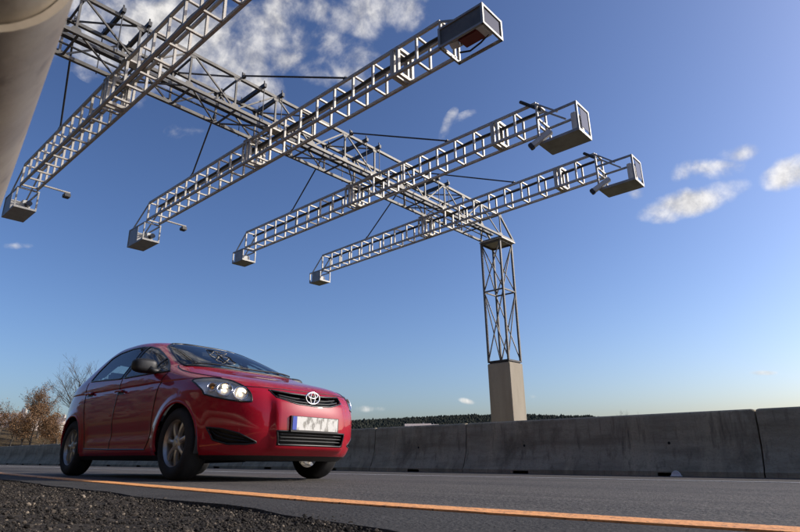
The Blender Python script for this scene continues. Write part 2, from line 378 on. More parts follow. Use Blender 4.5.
# ------------------------------------------------------------------ guard rail passing over the camera
D = Vector((-.9886, .151, 0)).normalized(); Nn = Vector((.151, .9886, 0)).normalized()
def rp(s, n, z): return CAM_C*1 + D*s + Nn*n + Vector((0, 0, z-CAM_C.z))
W_PROF = [(-0.06,0.425),(-0.0478,0.4255),(-0.0382,0.4268),(-0.0294,0.4291),(-0.0214,0.4322),(-0.014,0.4362),(-0.0072,0.4409),(-0.001,0.4464),(0.0045,0.4526),(0.0093,0.4594),(0.0134,0.4667),(0.0169,0.4745),(0.0195,0.4827),(0.0215,0.4911),(0.0226,0.4998),(0.023,0.5085),(0.0226,0.5172),(0.0215,0.5259),(0.0195,0.5343),(0.0169,0.5425),(0.0134,0.5502),(0.0093,0.5576),(0.0045,0.5644),(-0.001,0.5706),(-0.0072,0.5761),(-0.014,0.5808),(-0.0214,0.5848),(-0.0294,0.5879),(-0.0382,0.5902),(-0.0478,0.5915),(-0.06,0.592),(-0.06,0.608),(-0.0478,0.6085),(-0.0382,0.6098),(-0.0294,0.6121),(-0.0214,0.6152),(-0.014,0.6192),(-0.0072,0.6239),(-0.001,0.6294),(0.0045,0.6356),(0.0093,0.6424),(0.0134,0.6497),(0.0169,0.6575),(0.0195,0.6657),(0.0215,0.6741),(0.0226,0.6828),(0.023,0.6915),(0.0226,0.7002),(0.0215,0.7089),(0.0195,0.7173),(0.0169,0.7255),(0.0134,0.7332),(0.0093,0.7406),(0.0045,0.7474),(-0.001,0.7536),(-0.0072,0.7591),(-0.014,0.7638),(-0.0214,0.7678),(-0.0294,0.7709),(-0.0382,0.7732),(-0.0478,0.7745),(-0.06,0.775)]
def beam_sheet(s0, s1, off, thick=.0035, nseg=14):
    # outward offset of the profile
    pts = [Vector(p) for p in W_PROF]; nrm = []
    for i in range(len(pts)):
        t = pts[min(i+1, len(pts)-1)]-pts[max(i-1, 0)]; nn = Vector((t.y, -t.x)); nn.normalize(); nrm.append(nn)
    ring = [p+q*(off+thick) for p, q in zip(pts, nrm)] + [p+q*off for p, q in reversed(list(zip(pts, nrm)))]
    mb = MB(); rows = [[rp(s0+(s1-s0)*k/nseg, p.x, p.y) for p in ring] for k in range(nseg+1)]
    mb.grid(rows, close=True); n = len(ring)
    mb.f.append(tuple(range(n))); mb.f.append(tuple(reversed(range(nseg*n, nseg*n+n))))
    return mb
rail = empty('guard_rail', rp(1.0, -.1, 0)); inv = Matrix.Translation(-rail.location)
def rail_part(mb, name, mat, smooth=35):
    mb.v = [tuple(Vector(v)-rail.location) for v in mb.v]; return mb.build(name, mat, rail, smooth=smooth, fix=True)
rail_part(beam_sheet(.425, 4.35, .0045, .0055), 'rail_beam', M['rail']); rail_part(beam_sheet(-3.6, .62, 0), 'rail_beam', M['rail']); rail_part(beam_sheet(4.05, 8.0, 0), 'rail_beam', M['rail'])
for s in (-2.9, -.9, 1.1, 3.1, 5.1, 7.1):
    mb = MB(); a = rp(s, -.11, ground_z(rp(s, -.11, 0).y)-.05); b = rp(s, -.11, .74)
    mb.bar(a, b, .055, .10, up=D); mb.bar(rp(s, -.11, .56), rp(s, -.050, .56), .08, .10); rail_part(mb, 'rail_post', M['rail'], False)
tag(rail, 'weathered zinc guard rail beam running overhead close beside the gravel verge', 'guard rail')

# ------------------------------------------------------------------ toll gantry
BX0, BX1, BZ0, BZ1 = -8.817, -8.133, 6.12, 6.794           # main beam section
gan = empty('toll_gantry', (-8.47, 14.03, ground_z(14.03)))
G0 = gan.location.copy()
def gp(mb, name, mat, parent=None, base=None, smooth=False):     # world coordinates -> part coordinates
    b = base if base is not None else G0
    mb.v = [tuple(Vector(v)-b) for v in mb.v]; return mb.build(name, mat, parent or gan, smooth=smooth)
ARMS = [(2.694, 2.70), (5.379, 5.378), (8.147, 8.162), (10.94, 10.66)]     # y of the near chord at both ends
AX0, AX1 = -13.0, -3.93
# main beam: four chords, then its own pieces
Y0, Y1, Y2 = -1.75, 13.69, 14.39
mb = MB()
for x in (BX0, BX1):
    mb.bar((x, Y0, BZ0), (x, Y2, BZ0), .058, .058); mb.bar((x, Y0, BZ1), (x, Y1+.03, BZ1), .056, .056)
    mb.bar((x, Y1, BZ1-.02), (x, Y2-.02, BZ0), .05, .05)
beam = gp(mb, 'main_beam', M['steel'])
def bsub(mb, name, mat): return gp(mb, name, mat, beam)
mid = [(a+b)/2+.16 for a, b in ARMS]
nodes = sorted([mid[0]-2.7-.9*k for k in (-2,-1,0,1,2)] + mid[:1] + [mid[0]+.9, mid[0]+1.8] + [mid[1]] + [mid[1]+.93, mid[1]+1.85] + [mid[2]] + [mid[2]+.93, mid[2]+1.83] + [mid[3]] + [mid[3]+.85, mid[3]+1.7, Y1-.02])
nodes = [y for i, y in enumerate(nodes) if i == 0 or y-nodes[i-1] > .3]
for x in (BX0, BX1):
    for i, y in enumerate(nodes):
        mb = MB(); mb.bar((x, y, BZ0), (x, y, BZ1), .032, .032, up=(0, 1, 0)); bsub(mb, 'beam_post', M['steel'])
        if i+1 < len(nodes):
            a, b = (BZ1, BZ0) if (i % 2) == (0 if x == BX1 else 1) else (BZ0, BZ1)
            sg = .004 if x == BX1 else -.004
            mb = MB(); mb.bar((x+sg, y+.03, a), (x+sg, nodes[i+1]-.03, b), .027, .027); bsub(mb, 'beam_diagonal', M['steel'])
for i, y in enumerate(nodes):
    for z in (BZ0, BZ1):
        mb = MB(); mb.bar((BX0, y+.05, z+.003), (BX1, y+.05, z+.003), .030, .030); bsub(mb, 'beam_strut', M['steel'])
    if i+1 < len(nodes):
        z = BZ0+.006; a, b = (BX0, BX1) if i % 2 else (BX1, BX0)
        mb = MB(); mb.bar((a, y+.06, z), (b, nodes[i+1]-.02, z), .024, .024); bsub(mb, 'beam_diagonal', M['steel'])
        z = BZ1-.006
        if i % 2: continue
        mb = MB(); mb.bar((b, y+.06, z), (a, nodes[i+1]-.02, z), .024, .024); bsub(mb, 'beam_diagonal', M['steel'])
for x in (BX0, BX1):
    for y in nodes:
        for z in (BZ0, BZ1):
            mb = MB(); sg = 1 if x == BX1 else -1; zc = z+(.05 if z == BZ0 else -.05); xx = x+sg*.0165
            mb.add([(xx, y-.09, z), (xx, y+.09, z), (xx, y+.05, zc+(.04 if z == BZ0 else -.04)), (xx, y-.05, zc+(.04 if z == BZ0 else -.04)), (xx+sg*.006, y-.09, z), (xx+sg*.006, y+.09, z), (xx+sg*.006, y+.05, zc+(.04 if z == BZ0 else -.04)), (xx+sg*.006, y-.05, zc+(.04 if z == BZ0 else -.04))], [(0,1,2,3),(7,6,5,4),(0,4,5,1),(1,5,6,2),(2,6,7,3),(3,7,4,0)])
            bsub(mb, 'gusset_plate', M['steel'])
mb = MB(); mb.box((-8.43, Y0+.1, 6.16), (-8.34, 13.6, 6.215)); mb.tube([(-8.58, Y0+.1, 6.17), (-8.58, 13.6, 6.17)], .018, 8); bsub(mb, 'cable_duct', M['dark_steel'])
for (ya, yb) in ARMS:
    yc = (ya+yb)/2+.04
    for dy in (-.20, .22):                                # dark hanger beams straddling each arm on top of the main beam
        mb = MB(); y = yc+dy
        mb.bar((BX0-.10, y, BZ1+.075), (BX1+.10, y, BZ1+.075), .055, .08); mb.tube([(BX1+.05, y, BZ1+.10), (BX1+.05, y, BZ1+.19)], .014, 6); mb.tube([(BX0-.05, y, BZ1+.10), (BX0-.05, y, BZ1+.19)], .014, 6)
        bsub(mb, 'hanger_beam', M['dark_steel'])
        for x in (BX0-.06, BX1+.06):
            mb = MB(); mb.tube([(x, y, BZ1+.08), (x, y, BZ0-.03)], .009, 6); bsub(mb, 'hanger_rod', M['dark_steel'])
    for x in (BX0, BX1):                                  # saddle plates between beam and arm
        mb = MB(); mb.box((x-.075, yc-.07, BZ0-.098), (x+.075, yc+.33, BZ0-.066)); mb.box((x-.04, yc-.03, BZ0-.0655), (x+.04, yc+.29, BZ0-.034)); bsub(mb, 'saddle_plate', M['galv'])
# cross arms
AL = AX1-AX0; BAY = AL/20
def arm_local(mb): return mb
cm = MB()
for (y, z) in ((0,0),(.32,0),(0,-.45),(.32,-.45)): cm.bar((0, y, z), (AL, y, z), .044, .044)
CH = cm.mesh('cross_arm', M['galv'])
PO = MB().bar((0,0,-.43),(0,0,-.02),.036,.036, up=(1,0,0)).mesh('arm_post', M['galv'])
RU = MB().bar((0,.02,0),(0,.30,0),.036,.030).mesh('arm_rung', M['galv'])
cb = MB(); cb.tube([(.1+AL*k/30*.985, .17+.012*math.sin(k*1.7), -.085-.012*math.sin(k*2.3)**2) for k in range(31)], .026, 8); CB = cb.mesh('arm_cable', M['rubber_cable'], smooth=True)
c2 = MB(); c2.tube([(.1+AL*k/30*.985, .235, -.055-.01*math.sin(k*1.3)**2) for k in range(31)], .013, 6); C2 = c2.mesh('arm_cable', M['steel'], smooth=True)
SPL = MB()
for y in (0,.32): SPL.bar((0,y,-.47),(0,y,.022),.05,.05,up=(1,0,0))
for z in (0,-.45): SPL.bar((0,0,z-.001),(0,.32,z-.001),.048,.052)
SPLM = SPL.mesh('splice_frame', M['galv'])
AZ = 6.0                                                 # top chord axis of the arms
for i, (ya, yb) in enumerate(ARMS):
    a = place(CH, 'cross_arm', gan, Vector((AX0, ya, AZ))-G0, (0, 0, math.atan2(yb-ya, AL)))
    place(CB, 'arm_cable', a); place(C2, 'arm_cable', a)
    for k in range(21):
        x = BAY*k
        for y in (0, .32): place(PO, 'arm_post', a, (x, y, 0))
        for z in (.001, -.449): place(RU, 'arm_rung', a, (x, 0, z))
    for k in (9.25, 9.5, 17.88, 18.14): place(SPLM, 'splice_frame', a, (BAY*k+.02, 0, 0))
# tie rods with brackets on the top chords
for i, (ya, yb) in enumerate(ARMS):
    yc = (ya+yb)/2
    for sgn in (1, -1):
        xb = BX1 if sgn > 0 else BX0; xe = -5.92 if sgn > 0 else -10.95
        ye = ya+(yb-ya)*(xe-AX0)/AL
        p0 = Vector((xb+.02*sgn, yc-.60, BZ1+.085)); p1 = Vector((xe, ye, AZ+.045))
        mb = MB(); mb.tube([p0, p1], .017, 8); gp(mb, 'tie_rod', M['dark_steel'], gan)
        mb = MB(); mb.box((p0.x-.05, p0.y-.03, BZ1+.03), (p0.x+.05, p0.y+.03, BZ1+.05)); mb.box((p0.x-.012, p0.y-.028, BZ1+.05), (p0.x+.012, p0.y+.028, BZ1+.14)); mb.tube([(p0.x-.04, p0.y, BZ1+.085), (p0.x+.04, p0.y, BZ1+.085)], .016, 8); mb.tube([(p0.x-.03, p0.y-.01, BZ1+.05), (p0.x-.03, p0.y-.01, BZ1+.17)], .013, 6)
        gp(mb, 'tie_bracket', M['dark_steel'], gan)
        mb = MB(); mb.box((p1.x-.05, p1.y-.026, AZ+.0225), (p1.x+.05, p1.y+.026, AZ+.034)); mb.box((p1.x-.012, p1.y-.02, AZ+.034), (p1.x+.012, p1.y+.02, AZ+.07)); gp(mb, 'tie_bracket', M['dark_steel'], gan)
# equipment housings at the arm ends
def frame(mb, x0, x1, y0, y1, z0, z1, t=.03):
    for y in (y0, y1):
        for z in (z0, z1): mb.bar((x0, y, z), (x1, y, z), t, t)
        for x in (x0, x1): mb.bar((x, y, z0-t/2), (x, y, z1+t/2), t*1.02, t*1.02, up=(1, 0, 0))
    for x in (x0, x1):
        for z in (z0, z1): mb.bar((x, y0, z), (x, y1, z), t*.98, t*.98)
def loft_box(c, sz, rot, bev=.012):
    bm = bmesh.new(); bmesh.ops.create_cube(bm, size=1)
    for v in bm.verts: v.co = Vector((v.co.x*sz[0], v.co.y*sz[1], v.co.z*sz[2]))
    bmesh.ops.bevel(bm, geom=bm.edges[:], offset=min(bev, min(sz)*.3), segments=2, affect='EDGES')
    mt = Matrix.Translation(c) @ rot.to_matrix().to_4x4() if hasattr(rot, 'to_matrix') else Matrix.Translation(c)
    mb = MB(); bm.verts.ensure_lookup_table(); mb.add([mt @ v.co for v in bm.verts], [[v.index for v in f.verts] for f in bm.faces]); bm.free(); return mb
from mathutils import Euler
for i, (ya, yb) in enumerate(ARMS):
    # right-hand housing
    y = yb; x0, x1 = AX1+.02, AX1+.74; y0, y1 = y-.06, y+.40
    z0, z1 = (5.50, 5.80) if i == 1 else (5.15, 5.66)
    mb = MB(); frame(mb, x0, x1, y0, y1, z0, z1, .034)
    for yy in (y, y+.32):
        mb.bar((AX1-.02, yy, AZ), (x0+.36, yy+(.0), z1), .028, .028); mb.bar((AX1+.0, yy, AZ-.45), (x0+.01, yy, max(z0, AZ-.5)+.05), .03, .03)
    h = gp(mb, 'camera_housing', M['housing'])
    if i != 1:
        gp(MB().box((x0, y0-.017, z0-.031), (x1+.015, y1+.017, z0-.0175)), 'floor_panel', M['housing'], h)
        gp(loft_box((x1-.10, (y0+y1)/2, z0+.22), (.10, .30, .36), Euler((0, 0, 0))), 'camera_unit', M['equip'], h)
        gp(MB().box((x1+.017, y0+.09, z0+.07), (x1+.024, y1-.09, z1-.07)), 'window_pane', M['lens_black'], h)
        mb = loft_box((x0+.06, y0-.02, z0+.07), (.40, .09, .10), Euler((0, -.55, .35))); gp(mb, 'flash_unit', M['equip'], h)
        mb = loft_box((x0+.06-.175, y0-.02-.063, z0+.07-.113), (.08, .10, .115), Euler((0, -.55, .35))); gp(mb, 'flash_hood', M['dark_steel'], h)
        mb = loft_box((AX1-.10, y-.03, AZ-.02), (.44 if i == 2 else .3, .05, .055), Euler((0, .60, .45))); gp(mb, 'laser_sensor', M['dark_steel'], h)
    else:
        gp(MB().box((x0+.02, y0-.001, z0+.02), (x1-.02, y0+.006, z1-.02)), 'side_panel', M['steel'], h)
        gp(MB().box((x0+.02, y0+.02, z1-.008), (x1-.02, y1-.02, z1+.004)), 'roof_panel', M['dark_steel'], h)
        gp(MB().box((x1-.004, y0+.05, z0+.04), (x1+.004, y1-.05, z1-.04)), 'window_pane', M['lens_black'], h)
        gp(loft_box((x0+.40, y0+.22, z0+.10), (.34, .22, .10), Euler((0, 0, 0))), 'scanner_unit', M['red_equip'], h)
        gp(loft_box((x1-.12, y0+.20, z0+.13), (.12, .30, .16), Euler((0, 0, 0))), 'camera_unit', M['equip'], h)
        gp(loft_box((x0+.14, y0+.16, z0+.12), (.13, .16, .14), Euler((0, 0, .3))), 'camera_unit', M['equip'], h)
        gp(MB().tube([(x0+.1, y0+.34, z0+.06), (x0+.25, y0+.38, z0+.03), (x0+.45, y0+.36, z0+.05), (x1-.1, y0+.3, z0+.06)], .014, 6), 'cable_loop', M['rubber_cable'], h)
    # left-hand housing
    y = ya; big = i < 2
    x1, x0 = AX0-.05, AX0-(.88 if big else .55); z0, z1 = (5.08, 5.50) if big else (5.22, 5.52); y0, y1 = y-.03, y+.36
    mb = MB(); frame(mb, x0, x1, y0, y1, z0, z1, .028)
    for yy in (y, y+.32): mb.bar((AX0, yy, AZ), (x0+.06, yy, z1), .026, .026); mb.bar((AX0, yy, AZ-.45), (x1, yy, z1-.01), .028, .028)
    h = gp(mb, 'camera_housing', M['housing'])
    gp(MB().box((x0-.014, y0-.014, z0-.028), (x1+.014, y1+.014, z0-.0145)), 'floor_panel', M['housing'], h)
    if big:
        gp(MB().box((x0+.014, y0-.006, z0+.014), (x0+.50, y0+.0, z1-.014)), 'side_panel', M['housing'], h)
        gp(MB().box((x0-.006, y0+.014, z0+.014), (x0+.0, y1-.014, z1-.014)), 'end_panel', M['housing'], h)
        gp(loft_box((x0+.42, y0+.26, z0+.16), (.34, .16, .22), Euler((0, 0, 0))), 'camera_unit', M['equip'], h)
        gp(MB().tube([(x0+.60, y0+.28, z0+.17), (x0+.72, y0+.28, z0+.17)], .06, 14), 'camera_lens', M['lens_black'], h)
        mb = MB(); mb.tube([(AX0+.27, y+.30, AZ-.45), (AX0+.26, y+.86, AZ-.45)], .022, 8); gp(mb, 'sensor_arm', M['galv'], gan)
        mb = loft_box((AX0+.26, y+.80, AZ-.53), (.15, .13, .085), Euler((0, 0, 0))); gp(mb, 'sensor_unit', M['dark_steel'], gan)
        mb = MB(); mb.box((AX0+.245, y+.78, AZ-.50), (AX0+.275, y+.82, AZ-.452)); gp(mb, 'sensor_bracket', M['galv'], gan)
    else:
        gp(loft_box((x0+.25, y0+.2, z0+.10), (.26, .20, .15), Euler((0, 0, 0))), 'camera_unit', M['equip'], h)
        gp(MB().box((x0+.10, y0-.006, z0+.014), (x1-.014, y0+.0, z1-.014)), 'side_panel', M['housing'], h)
# columns: concrete pier with a lattice on top (the near one stands behind the camera's field of view)
def column(yc):
    zg = ground_z(yc); xa, xb, ya, yb = BX0-.075, BX1-.04, yc-.36, yc+.36
    mb = MB(); zt = 2.40
    bm = bmesh.new(); bmesh.ops.create_cube(bm, size=1)
    for v in bm.verts: v.co = Vector(((xa+xb)/2+v.co.x*(xb-xa), yc+v.co.y*.72, (zg-.1+zt)/2+v.co.z*(zt-zg+.1)))
    bmesh.ops.bevel(bm, geom=bm.edges[:], offset=.018, segments=2, affect='EDGES'); bm.verts.ensure_lookup_table()
    mb.add([v.co for v in bm.verts], [[v.index for v in f.verts] for f in bm.faces]); bm.free()
    pier = gp(mb, 'column_pier', M['pier'])
    mb = MB(); mb.box((xa+.01, ya+.01, zt+.03), (xb-.01, yb-.01, zt+.075)); mb.box((xa+.05, ya+.05, zt+.0), (xb-.05, yb-.05, zt+.0295))
    plate = gp(mb, 'base_plate', M['dark_steel'])
    c4 = [(xa+.035, ya+.035), (xb-.035, ya+.035), (xb-.035, yb-.035), (xa+.035, yb-.035)]
    top = 6.05; mz = 4.52
    for (x, y) in c4: gp(MB().bar((x, y, zt+.07), (x, y, top), .055, .055, up=(1, 0, 0)), 'column_leg', M['steel'])
    for k in range(4):
        (x, y), (u, v) = c4[k], c4[(k+1) % 4]
        for z in (mz, top-.02): gp(MB().bar((x, y, z), (u, v, z), .038, .038 if z == mz else .07), 'column_strut', M['steel'])
        for (za, zb) in ((zt+.1, mz-.02), (mz+.02, top-.04)):
            o1 = .012
            gp(MB().bar((x, y, za), (u, v, zb), .026, .026), 'column_diagonal', M['steel'])
            if k % 2 == 0 : gp(MB().bar((u, v+o1, za), (x, y+o1, zb), .026, .026), 'column_diagonal', M['steel'])
    gp(MB().box((xa-.0, ya-.02, top+.0), (xb+.08, yb+.02, top+.034)), 'head_plate', M['galv'])
column(14.03); column(-1.35)
tag(gan, 'lattice steel toll gantry with four long cross arms spanning the motorway', 'gantry')

# ------------------------------------------------------------------ background: ridge, forest, trees, houses
def fbm(x, y, o=4):
    a, s, t = 1, 1, 0
    for _ in range(o): t += a*mnoise.noise(Vector((x*s, y*s, .37))); a *= .5; s *= 2
    return t
def ridge_top(b):                      # height of the ridge by bearing (degrees left of +Y)
    e = [(-75,30),(10,30),(19,42),(24,70),(34,76),(47,72),(56,50),(66,24),(112,20)]
    for (a, p), (c, q) in zip(e, e[1:]):
        if a <= b <= c: return p+(q-p)*(b-a)/(c-a) + 5*fbm(b*.12, 2)
    return 20
M['forest'] = material('conifer_forest', (.030,.036,.028), .95, var=[(.02,.4,.65,(.042,.042,.030)),(.12,.45,.7,(.022,.027,.024))], spec=.1)
M['ridge'] = material('ridge_ground', (.030,.036,.024), .95, var=[(.01,.4,.65,(.05,.045,.028))], spec=.1)
rows = []; bears = [ -75+1.5*i for i in range(125)]
for k, (d, hh) in enumerate(((1120,0),(1280,.25),(1520,.8),(1640,1.0),(1800,1.0),(2100,.7),(2600,0))):
    rows.append([(-math.sin(math.radians(b))*d, math.cos(math.radians(b))*d, -1.0 + hh*ridge_top(b)) for b in bears])
mb = MB(); mb.grid(rows); tag(mb.build('hills', M['ridge'], smooth=True), 'low dark ridge on the horizon behind the barrier', 'hills', kind='structure')
mb = MB(); Rf = random.Random(5)
for i in range(20000):
    b = Rf.uniform(5, 66); d = Rf.uniform(1400, 1810)
    t = max(0, min(1, (d-1280)/360)); hh = .25+.75*t; z = -1 + hh*(ridge_top(b)+3) - 1
    h = Rf.uniform(6, 12)*(1.0 if Rf.random() < .9 else 1.2); r = h*Rf.uniform(.26, .5); x, y = -math.sin(math.radians(b))*d, math.cos(math.radians(b))*d
    n = 5; o = Rf.random()*6
    vs = [(x+Rf.uniform(-.4,.4), y, z+h)] + [(x+r*math.cos(o+6.283*j/n), y+r*math.sin(o+6.283*j/n), z+h*Rf.uniform(.3, .62)) for j in range(n)] + [(x+r*.3*math.cos(o+6.283*j/n), y+r*.3*math.sin(o+6.283*j/n), z) for j in range(n)]
    fs = [(0, 1+j, 1+(j+1) % n) for j in range(n)] + [(1+j, 1+n+j, 1+n+(j+1) % n, 1+(j+1) % n) for j in range(n)]
    mb.add(vs, fs)
tag(mb.build('forest', M['forest']), 'dark conifer forest covering the distant ridge', 'forest', kind='stuff')
# brown bank on the left, behind the barrier
M['scrub'] = material('dry_scrub', (.085,.060,.032), .95, var=[(.15,.4,.65,(.055,.042,.022)),(1.2,.45,.7,(.12,.085,.045))], bump=(2,.8,.3), spec=.1)
c0 = at(15, 445, 78); rows = []
for j in range(-14, 15):
    rows.append([])
    for k in range(-18, 19):
        p = Vector((c0.x + j*2.6, c0.y + k*2.6, 0)); r = math.hypot((p.x-c0.x+8)/36, (p.y-c0.y+14)/40)
        h = 4.6*max(0, 1-r*r)**1.3 + .35*fbm(p.x*.15, p.y*.15)
        rows[-1].append((p.x, p.y, -.75 + max(0, h) if r < 1 else -.75))
mb = MB(); mb.grid(rows); tag(mb.build('embankment', M['scrub'], smooth=True), 'brown scrubby bank beyond the barrier under the bare trees', 'bank', kind='structure')

M['bark'] = material('grey_bark', (.10,.085,.068), .9, var=[(3,.4,.7,(.065,.055,.045))])
M['twig'] = material('brown_twigs', (.12,.078,.045), .9, var=[(1,.4,.7,(.085,.058,.036))])
M['rust_leaf'] = material('dry_leaves', (.26,.135,.055), .85, var=[(1.5,.35,.65,(.17,.095,.042))])
def bare_tree(base, h, seed, lean, spread, twig, leaves, name, label, group):
    rr = random.Random(seed); root = empty(name, base); tr = MB(); cr = MB(); lf = MB()
    def grow(p, d, L, r, lev):
        n = 4 if lev < 2 else 3; pts = [p.copy()]; rs = [r]; q = p.copy(); dd = d.copy()
        for k in range(n):
            dd = (dd + Vector((rr.gauss(0, .11), rr.gauss(0, .11), rr.gauss(.03, .06)))).normalized(); q = q + dd*L/n; pts.append(q.copy()); rs.append(max(.006, r*(1-(.55 if lev else .45)*(k+1)/n)))
        (tr if lev == 0 else cr).tube(pts, rs, 6 if lev < 2 else 3, cap=False)
        if lev >= 4 or r < .008: 
            if leaves:
                for _ in range(leaves):
                    c = pts[rr.randrange(1, len(pts))] + Vector((rr.gauss(0, .12), rr.gauss(0, .12), rr.gauss(0, .12))); s = rr.uniform(.025, .05); u = Vector((rr.gauss(0, 1), rr.gauss(0, 1), rr.gauss(0, 1))).normalized()*s; w = u.cross(Vector((rr.gauss(0, 1), rr.gauss(0, 1), 1))).normalized()*s
                    lf.add([c-u, c+w, c+u, c-w], [(0, 1, 2, 3)])
            return
        kids = rr.randint(4, 6) if lev == 0 else rr.randint(3, 5)
        for k in range(kids):
            t = rr.uniform(.38, 1) if lev == 0 else rr.uniform(.25, 1); idx = min(len(pts)-2, int(t*(len(pts)-1))); f = t*(len(pts)-1)-idx
            o = pts[idx].lerp(pts[idx+1], min(1, f)); ax = Vector((rr.gauss(0, 1), rr.gauss(0, 1), rr.gauss(0, .35))).normalized()
            nd = (dd*(1-spread*.5) + ax*spread + Vector((0, 0, .18))).normalized()
            grow(o, nd, L*rr.uniform(.48, .72), rs[idx]*rr.uniform(.45, .62), lev+1)
        grow(pts[-1], dd, L*.62, rs[-1]*.9, lev+1)
    grow(Vector((0, 0, -.1)), Vector((lean, 0, 1)).normalized(), h*.42, h*.020, 0)
    tr.build('trunk', M['bark'], root); cr.build('crown', M['twig'] if twig else M['bark'], root)
    if leaves: lf.build('dry_leaves', M['rust_leaf'], root)
    tag(root, label, 'tree', group); return root
def terrain_z(p):
    r = math.hypot((p.x-c0.x+8)/36, (p.y-c0.y+14)/40)
    return -.75 + (4.6*max(0, 1-r*r)**1.3 if r < 1 else 0)
TREES = [(5,76,5.2,.65,0,0,'grey bare tree on the brown bank, the outermost from the red car'),(24,70,8.6,.52,1,2,'russet bare tree with dry leaves, tallest on the brown bank'),(35,66,9.0,.55,1,1,'brown bare tree close in front of the russet one on the bank'),
         (46,72,6.4,.6,1,1,'low brown bare tree between the bank and the red car'),(15,64,4.6,.7,1,2,'short russet bushy tree at the foot of the bank'),(41,60,5.0,.7,1,2,'short russet bushy tree beside the white house'),
         (74,62,15,.66,0,0,'wide grey bare tree rising behind the tail of the red car'),(-14,70,5,.6,1,1,'brown bare tree at the far end of the bank')]
for i, (u, d, h, sp, tw, lv, lab) in enumerate(TREES):
    p = at(u, 450, d); p.z = terrain_z(p)
    h2 = h*.62
    bare_tree(p, h2, 20+i, 0, sp, tw, lv*7, 'bare_tree', lab, 'bare trees on the left behind the barrier')
for i, (u, d, h, lab) in enumerate(((-4,62,3.0,'dry russet shrub under the grey bare tree on the bank'),(9,60,2.6,'dry russet shrub below the pale-roofed house'),(20,58,3.1,'dry russet shrub below the tallest russet tree'),(29,57,3.4,'dry russet shrub in front of two tall brown trees'),(50,58,3.3,'dry russet shrub by the white house'),(57,56,2.8,'dry russet shrub touching the outline of the red car'))):
    p = at(u, 450, d); p.z = terrain_z(p); t = bare_tree(p, h*1.35, 90+i, 0, .75, 1, 11, 'dry_shrub', lab, 'dry shrubs along the bank'); t['category'] = 'shrub'
for i, (u, d, lab) in enumerate(((622,140,'faint small bare tree peeping over the barrier, nearer the column'),(636,150,'faint small bare tree peeping over the barrier, farther from the column'))):
    p = at(u, 450, d); p.z = -.5; bare_tree(p, 8.6 if i == 0 else 9.2, 60+i, 0, .6, 0, 0, 'bare_tree', lab, 'bare trees peeping over the barrier')
# far houses
M['render_white'] = material('white_render', (.52,.49,.44), .85, var=[(.8,.4,.7,(.46,.43,.38))]); M['roof_tile'] = material('roof_tiles', (.30,.17,.12), .85, var=[(1.2,.4,.7,(.23,.14,.11))])
M['pale_roof'] = material('pale_roof', (.40,.32,.27), .8, var=[(1,.4,.7,(.46,.40,.36))]); M['pane'] = material('window_glass', (.03,.035,.04), .1)
def house(p, w, d, h, rh, rz, roofm, label):
    root = empty('house', p, (0, 0, rz)); MB().box((-w/2,-d/2,-.8),(w/2,d/2,h)).build('wall', M['render_white'], root)
    mb = MB(); e = .35
    mb.add([(-w/2-e,-d/2-e,h-.15),(w/2+e,-d/2-e,h-.15),(w/2+e,0,h+rh),(-w/2-e,0,h+rh),(-w/2-e,d/2+e,h-.15),(w/2+e,d/2+e,h-.15),(-w/2-e,0,h-.15),(w/2+e,0,h-.15)],[(0,1,2,3),(3,2,5,4),(0,3,4,6),(1,7,5,2),(0,6,4,5,7,1)])
    rf = mb.build('roof', roofm, root, fix=True); MB().box((w*.2,-.3+.5,h+rh*.3),(w*.2+.5,.7,h+rh+.6)).build('chimney', M['render_white'], rf)
    for k in range(3):
        x = -w/2+w*(k+.5)/3; f = MB().box((x-.5,-d/2-.03,h*.35),(x+.5,-d/2-.004,h*.8)).build('window', M['render_white'], root); MB().box((x-.42,-d/2-.045,h*.38),(x+.42,-d/2-.031,h*.77)).build('pane', M['pane'], f)
    tag(root, label, 'house'); return root
def hs(u, v, d, *a):
    p = at(u, v, d); return house(p, *a)
hs(4, 436, 90, 7, 6, 1.6, 1.2, .9, M['pale_roof'], 'small house with a pale roof on the brown bank'); hs(15, 440, 86, 5, 4, 1.2, 1.0, .4, M['pale_roof'], 'low outbuilding with a pale roof below the house on the bank')
hs(54, 437, 150, 5, 6, 2.6, 1.5, .7, M['pale_roof'], 'white house between the bare trees and the red car')
hs(418, 429.3, 300, 13, 9, 1.6, 1.2, .75, M['pale_roof'], 'pale-roofed house just showing above the barrier, nearer the red car'); hs(430, 429.0, 320, 9, 8, 1.4, 1.0, .6, M['pale_roof'], 'pale-roofed house just showing above the barrier, nearer the column')

# unseen scrub behind the camera, added to darken the car's reflections and sky fill
M['added_leaf'] = material('added_scrub_leaves', (.045,.050,.026), .9, var=[(.5,.4,.65,(.075,.060,.035))])
mb = MB(); Rh = random.Random(9)
for i in range(3600):
    x = Rh.uniform(-55, 35); y = -8-abs(Rh.gauss(0, 4.5)); z = ground_z(y)-.1; h = Rh.uniform(1.5, 4) if y > -10 else Rh.uniform(3, 9)
    for k in range(7):
        a = Rh.uniform(0, 6.28); c = Vector((x+Rh.gauss(0, .6), y+Rh.gauss(0, .6), z+h*Rh.random())); u = Vector((math.cos(a), math.sin(a), Rh.uniform(-.4, .4)))*Rh.uniform(.35, .8); w = Vector((Rh.gauss(0, .2), Rh.gauss(0, .2), Rh.uniform(.4, .8)))
        mb.add([c-u, c-w*.6, c+u, c+w], [(0, 1, 2, 3)])
tag(mb.build('added_scrub', M['added_leaf']), 'unseen dark scrub added behind the verge to darken reflections and sky fill', 'scrub', kind='stuff')
